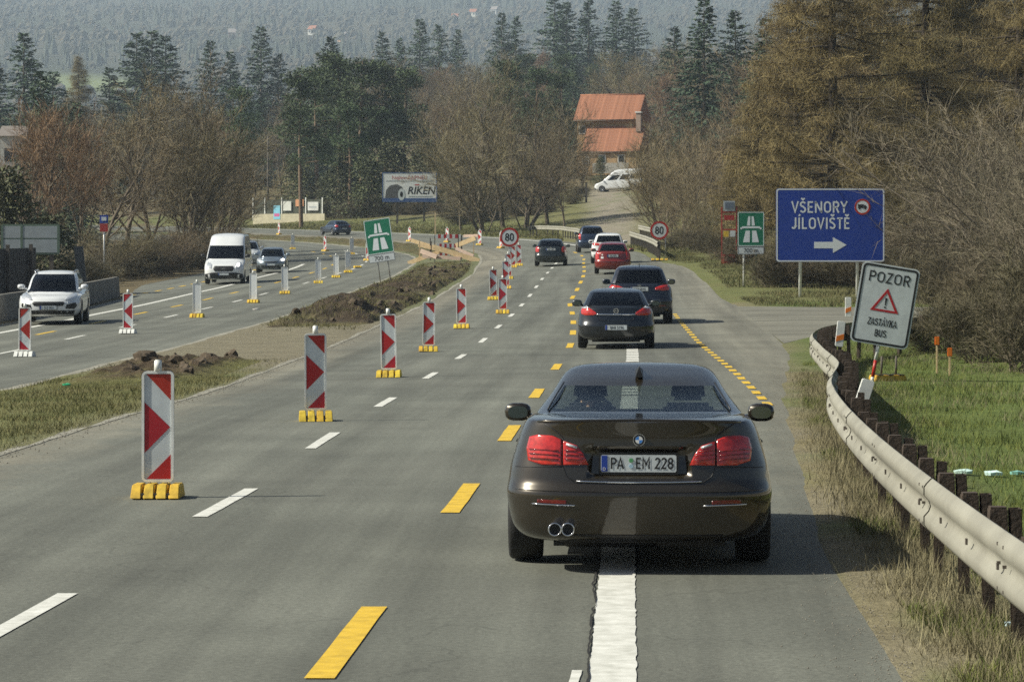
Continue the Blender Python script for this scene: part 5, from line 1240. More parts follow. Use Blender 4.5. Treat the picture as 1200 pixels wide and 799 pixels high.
# ------------------------------------------------------------------ house above the track
def roof_mat():
    m = M("clay tile roof", (.31,.118,.058), .85, var=.4, scale=2.5, c2=(.42,.18,.10), bump=.5, bscale=12)
    return m
Y = 392.; sc = F/Y; p = at(712, Y); hs = thing("house", "ochre house with stepped orange tiled roofs above the parked minibus", "house", p, (0, 0, R_(-16)))
hx = lambda u: (u-712)/sc
hz = lambda v: topz(v, Y)-p.z
m_ochre = M("ochre render", (.40,.265,.135), .9, var=.12, scale=1.5); mr_ = roof_mat()
wb = MB(); wb.box((hx(711.5), 3.2, (hz(138)+hz(205))/2), (hx(749)-hx(675), 6.0, hz(138)-hz(205))); wo = wb.build("wall", m_ochre, hs)
def slope_roof(name, u0, u1, v_eave, v_ridge, y0, depth, side=0.0):
    """gabled roof whose front slope faces the road, its tiles laid in courses"""
    x0, x1, ze, zr = hx(u0), hx(u1), hz(v_eave), hz(v_ridge); mid = y0+depth/2; th = .12
    ro = MB().add([(x0,y0,ze),(x1,y0,ze),(x1,mid,zr),(x0,mid,zr),(x1,y0+depth,ze),(x0,y0+depth,ze),(x0,y0,ze-th),(x1,y0,ze-th),(x1,y0+depth,ze-th),(x0,y0+depth,ze-th)],
             [(0,1,2,3),(3,2,4,5),(0,6,7,1),(5,4,8,9),(1,7,8,4,2),(0,3,5,9,6),(6,9,8,7)]).build(name, mr_, hs)
    n = 16; L = math.hypot(mid-y0, zr-ze); ang = math.atan2(zr-ze, mid-y0); me_ = None
    for k in range(n):
        f_ = k/n
        o = MB().box((0,0,0), (x1-x0+.05, L/n*1.12, .05)).build("tile_course", mr_, ro) if me_ is None else link("tile_course", me_, ro)
        me_ = o.data; o.location = ((x0+x1)/2, lerp(y0, mid, f_+.5/n), lerp(ze, zr, f_+.5/n)+.06); o.rotation_euler = (ang-.035, 0, 0)
    MB().tube([(x0-.05, mid, zr+.06), (x1+.05, mid, zr+.06)], .12, 8).build("ridge_tiles", mr_, ro)
    MB().tube([(x0-.05, y0-.06, ze-.06), (x1+.05, y0-.06, ze-.06)], .07, 8).build("gutter", M("dark gutter", (.10,.07,.05), .6), ro)
    return ro
slope_roof("roof", 672, 750, 141, 110.5, -.5, 7.4)
MB().box((hx(722), -1.3, (hz(177)+hz(206))/2), (hx(752)-hx(690), 3.0, hz(177)-hz(206))).build("porch_wall", m_ochre, hs)
lo = slope_roof("lower_roof", 688, 757, 179, 150, -3.0, 6.0)
ch = MB().box((hx(751), -.6, (hz(155)+hz(133))/2), (.62, .62, hz(133)-hz(155))).build("chimney", M("chimney brick", (.34,.25,.2), .9), hs); MB().box((hx(751), -.6, hz(132.5)), (.85,.85,.14)).build("chimney_cap", m_white, ch)
for (u, v) in ((681,152),(692,189),(712,187),(735,187)):
    f_ = MB().box((hx(u), .15 if u < 690 else -2.83, hz(v)), (.9, .08, 1.0)).build("window", m_white, hs); MB().box((hx(u), .10 if u < 690 else -2.88, hz(v)), (.72, .03, .82)).build("pane", M("window dark", (.02,.025,.03), .1), f_)
MB().box((hx(724), -3.6, hz(198)), (hx(745)-hx(702), .25, 1.3)).build("garden_wall", m_concrete, hs)
# distant houses on the far hillside
for k, (u, v, Yq, w, lab) in enumerate(((367,38,2550,13,"tiny far house with white gable on the hazy hillside"),(402,46,2450,12,"tiny far house with an orange wall low on the hazy hillside"),(555,17,2700,14,"tiny pale far house high on the hazy hillside"),(580,14,2750,13,"tiny white far house beside the pale one on the hazy hillside"),(533,23,2650,12,"tiny red-roofed far house on the hazy hillside"),(272,42,2500,12,"tiny reddish far house above the spruces on the hazy hillside"))):
    p = ray(u, v+3, 1150, 5000); zt_ = p.z+6; r = thing("house", lab, "house", (p.x, p.y, p.z), (0, 0, random.uniform(-.5, .5)), "far houses on the hazy hill"); h_ = 7
    w *= .55; h_ = 5
    MB().box((0,0,h_/2-1), (w, 9, h_+2)).build("wall", M("far wall %d" % k, [(.75,.73,.68),(.7,.42,.25),(.72,.7,.62),(.8,.8,.78),(.7,.66,.6),(.6,.35,.26)][k], .9), r)
    MB().add([(-w/2-.5,-5,h_),(w/2+.5,-5,h_),(w/2+.5,5,h_),(-w/2-.5,5,h_),(-w/2-.5,0,h_+4),(w/2+.5,0,h_+4)], [(0,1,5,4),(2,3,4,5),(1,2,5),(3,0,4),(3,2,1,0)]).build("roof", M("far roof %d" % (k % 2), [(.40,.16,.09),(.3,.26,.24)][k % 2], .9), r)
    for q in (-1, 1): MB().box((q*w*.25, -4.55, h_*.6), (1.6, .12, 1.8)).build("window", M("window dark", (.02,.025,.03), .1), r)
pw = at(26, 330); r = thing("house", "pale house front glimpsed through the bare trees at the picture's edge", "house", pw)
hh_ = topz(160, 330)-pw.z
MB().box((0,2,hh_/2-.5), (4.4,6,hh_+1)).build("wall", M("pale house render", (.55,.53,.47), .9), r); MB().add([(-2.5,-1.4,hh_),(2.5,-1.4,hh_),(2.5,5.4,hh_),(-2.5,5.4,hh_),(-2.5,2,hh_+1.2),(2.5,2,hh_+1.2)], [(0,1,5,4),(2,3,4,5),(1,2,5),(3,0,4),(3,2,1,0)]).build("roof", M("grey roof", (.2,.17,.15), .9), r)
for x in (-1.2, 1.2): MB().box((x,-1.02,hh_-2), (1.1,.06,1.4)).build("window", M("window dark", (.02,.025,.03), .1), r)
# ------------------------------------------------------------------ trees and shrubs
def rv(a=1.): return Vector((random.uniform(-a, a), random.uniform(-a, a), random.uniform(-a, a)))
class TW:
    """collects thin twigs as tapering blades"""
    def __init__(s): s.v = []; s.f = []
    def blade(s, p, d, L, w):
        n = d.cross(rv()).normalized()*(w/2); o = len(s.v); q = p+d*L
        s.v += [tuple(p-n), tuple(p+n), tuple(q)]; s.f.append((o, o+1, o+2))
    def leaf(s, p, d, L, w):
        n = d.cross(rv()).normalized()*(w/2); o = len(s.v); m = p+d*(L*.5)
        s.v += [tuple(p), tuple(m+n), tuple(p+d*L), tuple(m-n)]; s.f.append((o, o+1, o+2, o+3))
    def mesh(s, name, mat):
        me = bpy.data.meshes.new(name); me.from_pydata(s.v, [], s.f); me.materials.append(mat); return me
def grow(mb, tw, p, d, L, r, lev, P):
    n = 4 if lev < 2 else 3; pts = [p]; rad = [r]; dd = d.copy()
    for i in range(n):
        dd = (dd+rv(P['wob'])+Vector((0, 0, P['up']*(1 if lev else .3)))).normalized(); pts.append(pts[-1]+dd*(L/n)); rad.append(r*(1-(.75 if lev else .6)*(i+1)/n))
    if r > P.get('min', .012): mb.tube(pts, rad, 6 if lev == 0 else (4 if lev == 1 else 3), 0, cap=False)
    else:
        for i in range(n): tw.blade(pts[i], (pts[i+1]-pts[i]).normalized(), L/n*1.25, rad[i]*2)
    if lev >= P['depth']:
        for _ in range(P['twigs']):
            k = random.random(); i = min(n-1, int(k*n)); q = pts[i]+(pts[i+1]-pts[i])*(k*n-i)
            tw.blade(q, ((pts[i+1]-pts[i]).normalized()+rv(.75)+Vector((0, 0, P['up']))).normalized(), random.uniform(.5, 1.)*P['tl'], P['tw'])
        return
    nb = P['nb'][lev]
    for b in range(nb):
        k = lerp(P['start'] if lev == 0 else .2, 1., (b+random.random())/nb); i = min(n-1, int(k*n)); q = pts[i]+(pts[i+1]-pts[i])*(k*n-i)
        base = (pts[i+1]-pts[i]).normalized(); side = base.cross(rv()).normalized(); ang = random.uniform(*P['ang'])
        grow(mb, tw, q, (base*math.cos(ang)+side*math.sin(ang)).normalized(), L*P['lr'][lev]*random.uniform(.75, 1.15)*(1.15-.5*k if lev == 0 else 1), max(.006, rad[i]*random.uniform(.45, .65)), lev+1, P)
m_bark = M("grey brown bark", (.15,.12,.085), .9, var=.3, scale=5, rnd=.15)
m_twig = M("bare brown twigs", (.185,.148,.082), .9, var=.25, scale=.5, rnd=.22)
m_twigr = M("reddish bare twigs", (.20,.128,.07), .9, var=.25, scale=.5, rnd=.2)
m_twigg = M("pale grey twigs", (.165,.142,.09), .85, var=.3, scale=.7, rnd=.12)
m_spr = M("spruce needles", (.036,.064,.030), .8, var=.4, scale=.6, rnd=.25)
m_pine = M("pine needles", (.056,.085,.030), .8, var=.4, scale=.7, rnd=.2)
m_larch = M("dry golden larch twigs", (.195,.15,.062), .9, var=.4, scale=.55, rnd=.12)
m_ever = M("dull evergreen leaves", (.085,.095,.038), .8, var=.4, scale=.8, rnd=.25)
TREES = {}
def reg(kind, i, trunk, crown): TREES[(kind, i)] = (trunk, crown)
def mk_bare(kind, i, H, P, mat, stems=1, barkmat=None):
    mb, tw = MB(), TW()
    for k in range(stems):
        d = Vector((0, 0, 1)) if stems == 1 else (Vector((0, 0, 1))+Vector((random.uniform(-1, 1), random.uniform(-1, 1), 0))*P.get('spread', .5)).normalized()
        grow(mb, tw, Vector((random.uniform(-.25, .25), random.uniform(-.25, .25), -.3)) if stems > 1 else Vector((0, 0, -.3)), d, H*P['tr']*random.uniform(.8, 1.1), P['r0']*(1 if stems == 1 else random.uniform(.4, .7)), 0, P)
    a = mb.mesh("trunk"); a.materials.append(barkmat or m_bark); reg(kind, i, a, tw.mesh("crown", mat))
for i in range(5):
    mk_bare('bare', i, 10., dict(wob=.16, up=.10, depth=3, twigs=8, tl=1.0, tw=.024, nb=(11, 6, 5), start=.22, ang=(.45, 1.0), lr=(.52, .55, .55), tr=.85, r0=.17), m_twig)
for i in range(3):
    mk_bare('red', i, 10., dict(wob=.14, up=.18, depth=3, twigs=8, tl=1.0, tw=.024, nb=(12, 6, 5), start=.2, ang=(.4, .9), lr=(.5, .55, .55), tr=.85, r0=.15), m_twigr)
for i in range(4):
    mk_bare('scrub', i, 10., dict(wob=.2, up=.10, depth=2, twigs=12, tl=1.3, tw=.026, nb=(10, 6), start=.12, ang=(.35, .95), lr=(.5, .55), tr=.8, r0=.13, spread=.55), m_twig, stems=8)
for i in range(3):
    mk_bare('bush', i, 5., dict(wob=.24, up=.04, depth=2, twigs=8, tl=.55, tw=.008, nb=(11, 6), start=.12, ang=(.4, 1.05), lr=(.42, .5), tr=.85, r0=.05, spread=.75, min=.004), m_twigg, stems=11, barkmat=M("pale grey bark", (.19,.155,.11), .85, var=.35, scale=3))
for i in range(2):
    mk_bare('brush', i, 3., dict(wob=.25, up=.05, depth=2, twigs=12, tl=.55, tw=.016, nb=(9, 6), start=.08, ang=(.4, 1.1), lr=(.5, .55), tr=.8, r0=.05, spread=.9, min=.006), M("dark brush twigs", (.115,.095,.055), .9, var=.35, scale=.8, rnd=.2), stems=12)
def mk_spruce(i, H=18., w=3.2, mat=None, dens=1.):
    mb, tw = MB(), TW(); mb.tube([(0,0,-.5),(0,0,H*.5),(0,0,H*.98)], [.26,.15,.02], 7, cap=False)
    z = H*random.uniform(.06, .12)
    while z < H*.985:
        k = z/H; L = w*(1-k)**.85*random.uniform(.8, 1.12)+.12
        for b in range(7):
            a = random.uniform(0, 2*math.pi); d = Vector((math.cos(a), math.sin(a), lerp(-.30, .45, k)+random.uniform(-.1, .1))).normalized(); p = Vector((0, 0, z+random.uniform(-.15, .15))); l = L*random.uniform(.7, 1.1)
            nn = int((5+l*4.5)*dens)
            for j in range(nn):
                f = (j+random.random())/nn; q = p+d*(l*f)+Vector((0, 0, -.10*l*f*f)); sd = Vector((-d.y, d.x, 0))*random.choice((-1, 1))
                tw.leaf(q, (d*.7+sd*random.uniform(.1, 1.0)+Vector((0, 0, random.uniform(-.75, .1)))).normalized(), random.uniform(.4, .8)*(1.1-.5*k), random.uniform(.12, .24))
        z += random.uniform(.24, .36)*(1+.3*k)
    t = mb.mesh("trunk"); t.materials.append(m_bark); reg('spruce', i, t, tw.mesh("crown", mat or m_spr))
for i in range(4): mk_spruce(i, w=random.uniform(4.8, 6.2))
def mk_pine(i, H=17.):
    mb, tw = MB(), TW(); top = Vector((random.uniform(-.8, .8), random.uniform(-.8, .8), H*.95)); mb.tube([(0,0,-.5), top*.5+Vector((.2,0,0)), top], [.24,.18,.04], 7, cap=False)
    for b in range(30):
        k = random.uniform(.42, 1.); p = top*k; a = random.uniform(0, 2*math.pi); L = lerp(3.4, 1.0, (k-.42)/.58)*random.uniform(.6, 1.1)
        e = p+Vector((math.cos(a)*L, math.sin(a)*L, random.uniform(-.2, .8))); mb.tube([p, (p+e)/2+Vector((0,0,-.1)), e], [.06,.04,.015], 4, cap=False)
        for c in range(4):
            ctr = p+(e-p)*random.uniform(.45, 1.05)+rv(.35); rr = random.uniform(.5, .85)
            for _ in range(48):
                o = rv(1.)
                if o.length > 1: o.normalize()
                o.z *= .55; tw.leaf(ctr+o*rr, (o+rv(.5)+Vector((0,0,.3))).normalized(), random.uniform(.28, .5), random.uniform(.07, .14))
    t = mb.mesh("trunk"); t.materials.append(M("orange grey pine bark", (.17,.115,.075), .9, var=.3, scale=3)); reg('pine', i, t, tw.mesh("crown", m_pine))
for i in range(3): mk_pine(i)
def mk_larch(i, H=22., w=6.5):
    mb, tw = MB(), TW(); mb.tube([(0,0,-.5),(.1,0,H*.35),(0,0,H*.7),(0,0,H)], [.34,.25,.14,.02], 8, cap=False)
    z = 1.3
    while z < H*.97:
        k = z/H; L = w*(1-k)**.8*random.uniform(.65, 1.1)+.3
        for b in range(3):
            a = random.uniform(0, 2*math.pi); d = Vector((math.cos(a), math.sin(a), random.uniform(-.12, .16))).normalized(); p = Vector((0, 0, z)); l = L*random.uniform(.6, 1.1); pts = [p]; dd = d.copy()
            for j in range(5): dd = (dd+rv(.13)+Vector((0, 0, -.05 if j < 2 else .09))).normalized(); pts.append(pts[-1]+dd*(l/5))
            mb.tube(pts, [.075*(1-.17*j) for j in range(6)], 4, cap=False)
            nn = int(74*l)
            for j in range(nn):
                f = lerp(.22, 1., ((j+random.random())/nn)**.8)*5*.999; q0 = int(f); q = pts[q0]+(pts[q0+1]-pts[q0])*(f-q0); sd = rv(1.); sd.z *= .3
                if sd.length: sd.normalize()
                q = q+sd*random.uniform(0, .75); tl = random.uniform(.35, .95)
                tw.blade(q, (Vector((0, 0, -.75))+rv(.9)).normalized(), tl*.85, random.uniform(.014, .032))
                tw.blade(q+rv(.3), rv(1.).normalized(), tl*.6, .016)
        z += random.uniform(.22, .36)
    t = mb.mesh("trunk"); t.materials.append(M("dark larch bark", (.06,.045,.032), .9, var=.3, scale=4)); reg('larch', i, t, tw.mesh("crown", m_larch))
for i in range(2): mk_larch(i)
def mk_ever(i, H=7.):
    mb, tw = MB(), TW(); mb.tube([(0,0,-.4),(0,0,H*.8)], [.12,.03], 6, cap=False)
    for c in range(70):
        ctr = Vector((random.gauss(0, 1.1), random.gauss(0, 1.1), random.uniform(.05, 1.)*H)); ctr.x *= 1.25-ctr.z/H; ctr.y *= 1.25-ctr.z/H; rr = random.uniform(.4, .8)
        for _ in range(60):
            o = rv(1.); tw.leaf(ctr+o*rr, (o+rv(.6)).normalized(), random.uniform(.2, .42), random.uniform(.08, .16))
    t = mb.mesh("trunk"); t.materials.append(m_bark); reg('ever', i, t, tw.mesh("crown", m_ever))
for i in range(2): mk_ever(i)
NOMH = dict(bare=10., red=10., scrub=10., bush=5., brush=3., spruce=18., pine=17., larch=22., ever=7.)
NV = dict(bare=5, red=3, scrub=4, bush=3, brush=2, spruce=4, pine=3, larch=2, ever=2)
NAME = dict(bare="bare_tree", red="bare_tree", scrub="bare_thicket", bush="bare_shrub", brush="low_brush", spruce="spruce_tree", pine="pine_tree", larch="larch_tree", ever="evergreen_shrub")
CAT = dict(bare="tree", red="tree", scrub="shrub", bush="shrub", brush="shrub", spruce="tree", pine="tree", larch="tree", ever="shrub")
def tree(kind, p, h, label, group=None, wide=1., var=None):
    i = random.randrange(NV[kind]) if var is None else var; a, b = TREES[(kind, i)]; k = h/NOMH[kind]
    t = thing(NAME[kind], label, CAT[kind], p, (0, 0, random.uniform(0, 6.28)), group); t.scale = (k*wide, k*wide, k)
    link("trunk", a, t); link("crown", b, t)
    return t
def treeuv(kind, u, Y, vtop, label, group=None, wide=1., var=None):
    p = at(u, Y); return tree(kind, p, max(1.5, topz(vtop, Y)-p.z), label, group, wide, var)
# singled-out trees
treeuv('larch', 975, 152, -190, "tall golden-brown larch rising behind the blue direction sign", "larches", 1.05, 0)
treeuv('larch', 1085, 160, -200, "golden-brown larch behind the leaning POZOR board", "larches", 1.05, 1)
treeuv('larch', 1195, 150, -180, "golden-brown larch at the picture's far edge behind the bare shrubs", "larches", 1.0, 0)
treeuv('larch', 888, 172, 90, "shorter golden larch crown left of the tall larch", "larches", 1.25, 1)
treeuv('larch', 1030, 205, -150, "larch standing deeper between the two tall larches", "larches", 1.1, 1)
treeuv('larch', 1150, 215, -150, "larch deep behind the bare shrubs", "larches", 1.1, 0)
treeuv('larch', 935, 215, -60, "larch deep behind the blue direction sign", "larches", 1.1, 0)
treeuv('larch', 862, 200, 175, "low golden larch crown above the bus stop", "larches", 1.7, 1)
for (u, Y, v, lab) in ((825,360,-5,"large dark spruce with open tiers left of the golden larches"),(862,380,10,"dark spruce between the large spruce and the larches"),(790,470,30,"slim dark spruce left of the large spruce"),(762,560,85,"small dark spruce above the house's chimney")):
    treeuv('spruce', u, Y, v, lab, "spruces above the house", 1.1)
for (u, Y, v, k_, w, lab) in ((28,480,38,'spruce',1.35,"broad dark spruce with pointed top at the picture's edge"),(62,470,82,'spruce',1.5,"rounded dark conifer beside the broad spruce"),(-6,470,70,'spruce',1.3,"dark conifer cut by the picture's edge"),(92,520,62,'larch',.9,"slim rusty larch between the dark conifers"),(128,520,78,'spruce',1.3,"dark conifer right of the rusty larch"),
     (160,560,36,'spruce',1.4,"left one of the three dark spruces crowded together"),(178,555,34,'spruce',1.3,"middle one of the three dark spruces crowded together"),(194,565,40,'spruce',1.4,"right one of the three dark spruces crowded together"),(247,600,46,'spruce',1.,"slim spruce left of the two small spruces"),(270,600,60,'spruce',1.1,"small spruce left of the tall pointed one"),(306,620,30,'spruce',1.15,"tall pointed spruce above the bare wood"),(326,620,62,'spruce',1.1,"small spruce right of the tall pointed one"),
     (388,520,42,'spruce',1.1,"spruce rising behind the clump of pines")):
    treeuv(k_, u, Y, v, lab, "conifers above the bare wood", w)
for (u, Y, v, w, lab) in ((353,330,78,1.0,"pine with a long bare trunk at the left of the pine clump"),(372,372,68,1.15,"pine second from the left in the clump"),(398,385,55,1.2,"tallest pine of the clump"),(425,380,62,1.25,"dense dark pine right of the tallest one"),(452,385,66,1.25,"pine above the billboard"),(474,390,72,1.2,"pine at the right edge of the clump with a ragged top"),(410,350,112,1.2,"lower pine in front of the clump"),(445,352,120,1.2,"lower pine directly above the billboard"),(600,420,66,1.3,"dark pine above the bare trees by the bend"),(628,415,72,1.2,"dark pine beside the house's roof"),(655,425,78,1.2,"dark pine touching the house's roof")):
    treeuv('pine', u, Y, v, lab, "pines", w)
for (u, Y, v, w, lab) in ((540,290,160,.8,"small bare tree right of the billboard"),(566,282,120,1.1,"bare many-branched tree behind the plank barrier"),(590,290,112,1.1,"bare tree in the middle of the group by the bend"),(616,284,104,1.1,"tallest bare tree of the group by the bend"),(642,288,118,1.1,"bare tree at the right of the group by the bend"),(662,276,165,.8,"bare bushy tree next to the rough track"),(560,305,140,1.1,"bare tree set back right of the billboard")):
    treeuv('scrub' if u in (566, 616, 664) else 'bare', u, Y, v, lab, "bare trees by the bend", w)
for (u, Y, v, k_, w, lab) in ((785,215,205,'scrub',.8,"bare thicket at the right of the rough track"),(775,225,160,'scrub',1.1,"bare thicket behind the second 80 sign"),(800,235,130,'scrub',1.1,"tall bare thicket below the large spruce"),(828,205,190,'scrub',1.1,"bare thicket left of the bus stop"),(782,270,150,'bare',1.,"bare tree beside the house"),(845,250,120,'scrub',1.2,"bare thicket under the golden larches"),(815,190,235,'scrub',1.3,"low dark thicket behind the bus platform"),(880,165,255,'scrub',1.5,"low dark thicket behind the green motorway sign"),(925,128,258,'scrub',1.4,"low dark thicket under the blue direction sign"),(985,126,255,'scrub',1.5,"low dark thicket right under the blue direction sign"),(1050,140,200,'scrub',1.3,"thicket beyond the side road behind the POZOR board")):
    treeuv(k_, u, Y, v, lab, "thickets by the junction", w)
for (u, Y, v, w, lab) in ((1135,136,185,1.0,"grey bare shrub whose twigs cross the blue sign's corner"),(1240,82,150,.75,"grey bare shrub behind the orange-tipped stakes"),(1255,75,120,.8,"tall grey bare shrub beyond the grass"),(1250,68,120,1.0,"grey bare shrub cut by the picture's edge"),(1165,134,90,1.2,"tall grey shrub set back beyond the side road"),(1205,112,60,1.2,"tall grey shrub at the back of the group"),(1085,138,225,.9,"smaller grey shrub right behind the blue direction sign"),(1215,60,330,1.1,"low sprawling grey shrub at the grass's edge"),(1180,66,340,.9,"low grey shrub beside the orange-tipped stakes")):
    treeuv('bush', u, Y, v, lab, "grey bare shrubs by the side road", w)
for (u, Y, v, k_, w, lab) in ((52,178,112,'red',1.1,"reddish bare tree with forked trunk above the hoarding"),(20,190,128,'red',1.1,"reddish bare tree above the plank fence"),(88,185,118,'red',1.,"reddish bare tree beside the forked one"),(118,196,140,'bare',1.1,"brown bare tree above the bus stop sign"),(150,205,118,'bare',1.1,"brown bare tree behind the bus stop sign"),(178,210,128,'bare',1.1,"slender brown bare tree left of the white van"),(208,205,112,'scrub',1.1,"brown bare thicket left of the white van"),(228,215,128,'bare',1.1,"brown bare tree above the white van"),(246,224,150,'scrub',1.0,"brown bare thicket above the silver-blue hatchback"),(262,236,165,'scrub',.8,"brown bare thicket beside the poster wall"),
     (130,172,262,'scrub',1.5,"low brush below the bus stop sign"),(165,176,270,'scrub',1.5,"low brush by the lay-by"),(200,182,265,'scrub',1.5,"low brush behind the grey board"),(235,192,262,'scrub',1.5,"low brush beside the white van"),(240,206,262,'scrub',1.2,"low brush behind the white van")):
    treeuv(k_, u, Y, v, lab, "bare roadside wood", w)
for (u, Y, v) in ((905,121,292),(922,124,284),(940,121,290),(958,125,282),(975,122,290),(992,124,284),(1010,121,290),(1028,125,280),(930,132,272),(965,133,270),(1000,132,272),(1040,131,270)):
    treeuv('brush', u, Y, v, "dense dark brush below the blue direction sign", "brush below the blue sign", 1.3)
for (u, Y, v) in ((868,150,290),(845,170,285),(830,178,282),(812,186,280),(795,192,278),(860,160,275)):
    treeuv('brush', u, Y, v, "dense dark brush between the bus stop and the second 80 sign", "brush by the bus stop", 1.4)
for (u, Y, v) in ((110,163,300),(130,168,296),(150,172,298),(170,176,292),(190,180,290),(210,186,288),(232,192,288),(252,200,286),(272,212,284),(285,226,280),(92,158,290),(240,215,270),(262,226,268),(200,200,268),(160,190,270)):
    treeuv('brush', u, Y, v, "dense dark brush along the lay-by behind the white van", "brush along the lay-by", 1.5)
for (u, Y, v) in ((1068,108,300),(1090,106,290),(1115,104,285),(1140,106,280),(1170,100,270),(1200,98,260),(1100,128,250),(1150,128,240),(1190,126,230),(1060,132,265)):
    treeuv('brush', u, Y, v, "dense dark brush beyond the side road behind the grey shrubs", "brush beyond the side road", 1.4)
for (u, Y, v) in ((345,362,236),(365,358,238),(388,352,232),(408,348,236),(428,346,230),(450,344,234),(472,342,236),(494,340,232),(515,336,236),(530,325,240),(370,375,215),(420,368,212),(470,360,215),(510,352,218)):
    treeuv('brush', u, Y, v, "dense dark brush on the bank behind the billboard and the poster wall", "brush behind the billboard", 1.6)
for (u, Y, v) in ((545,305,235),(565,308,232),(585,310,236),(605,312,232),(625,312,236),(645,315,232),(668,330,228),(680,345,215),(560,330,215),(600,335,212),(640,338,212),(770,330,215),(755,340,222)):
    treeuv('brush', u, Y, v, "dense dark brush under the bare trees by the bend and the rough track", "brush by the bend", 1.6)
for (u, Y, v, lab) in ((1108,67,352,"low brush just behind the taller orange-tipped stake"),(1145,62,338,"low brush on the grass strip under the grey shrubs"),(1190,58,325,"low brush on the grass strip at the picture's edge"),(1170,70,300,"taller brush between the grey shrubs and the grass strip"),(1215,64,280,"taller brush at the picture's edge by the grass strip"),(1125,78,320,"brush beside the side road behind the orange-tipped stakes")):
    treeuv('brush', u, Y, v, lab, "brush on the grass strip", 1.15)
treeuv('scrub', 682, 362, 168, "bare thicket left of the house below its eaves", None, 1.)
treeuv('scrub', 955, 124, 275, "low dark brush between the blue sign's posts", None, 1.6)
treeuv('ever', 8, 140, 208, "dark evergreen bush above the framed hoarding", None, 1.3); treeuv('ever', 60, 142, 258, "dark evergreen bush beside the leaning panel", None, 1.5)
for (u, Y, v, lab) in ((405,352,176,"olive evergreen scrub left of the billboard"),(432,345,186,"olive evergreen scrub below the pines"),(462,348,170,"olive evergreen scrub behind the billboard"),(500,345,170,"olive evergreen scrub right of the billboard"),(350,372,190,"olive scrub above the poster wall"),(385,362,205,"rusty olive scrub right of the poster wall"),(703,372,186,"small round green bush in front of the house")):
    treeuv('ever', u, Y, v, lab, "evergreen scrub", 1.35 if u != 703 else .9)
# the wooded slope behind, tree by tree
rs = random.Random(21)
cnt = {'bare': 0, 'red': 0, 'spruce': 0, 'pine': 0}
LB = dict(bare="brown bare tree in the wooded slope behind the road", red="reddish bare tree in the wooded slope behind the road", spruce="dark spruce in the wooded slope behind the road", pine="dark pine in the wooded slope behind the road")
for Yq, du, n in ((285,22,0),(310,24,3),(350,26,3),(400,26,4),(455,25,0),(515,24,0),(580,23,0),(640,22,0),(700,21,0),(755,20,0)):
    u = -60
    while u < 1270:
        u += du*rs.uniform(.7, 1.3); Y = Yq*rs.uniform(.94, 1.06)
        if Yq < 420 and 300 < u < 870: continue
        if 655 < u < 770 and Yq < 460: continue
        if Yq < 330 and u < 40: continue
        p = at(u, Y); s_, t_ = st(p.x, p.y)
        if -28 < t_ < 12 and s_ < 420: continue
        con = .18+.30*(noise.noise((u*.01, Yq*.01, 4)) > .12)+.22*(Yq > 680)
        k_ = rs.choice(('spruce', 'spruce', 'pine')) if rs.random() < con else ('red' if rs.random() < .3 else 'bare')
        h = rs.uniform(10, 15)*(1.18 if Yq > 620 else 1) if k_ in ('bare', 'red') else rs.uniform(11, 18)
        if u < 330: h *= .9
        if u > 930 and Yq > 470: continue
        where = "above the framed hoarding" if u < 120 else "above the white van" if u < 300 else "around the pine clump" if u < 500 else "between the pine clump and the house" if u < 660 else "above the house's roof" if u < 770 else "left of the golden larches" if u < 900 else "behind the golden larches"
        part = "lower" if Yq < 420 else ("middle" if Yq < 600 else "upper"); lb = LB[k_].replace("in the wooded slope behind the road", "on the %s wooded slope %s" % (part, where))
        tree(k_, p, h, lb, "%s, %s slope %s" % ({'bare': 'bare trees', 'red': 'reddish bare trees', 'spruce': 'spruces', 'pine': 'pines'}[k_], part, where), rs.uniform(1.0, 1.3))
for (u, v, w) in ((448,36,1.2),(468,44,1.1),(492,22,1.2),(515,28,1.2),(537,34,1.),(588,14,1.1),(604,18,1.),(650,-6,1.4),(664,2,1.3),(690,-2,1.2),(722,0,1.2),(742,8,1.2)):
    treeuv('spruce', u, 740+rs.uniform(-20, 20), v, "dark spruce standing out on the ridge against the hazy hill", "ridge spruces", w)

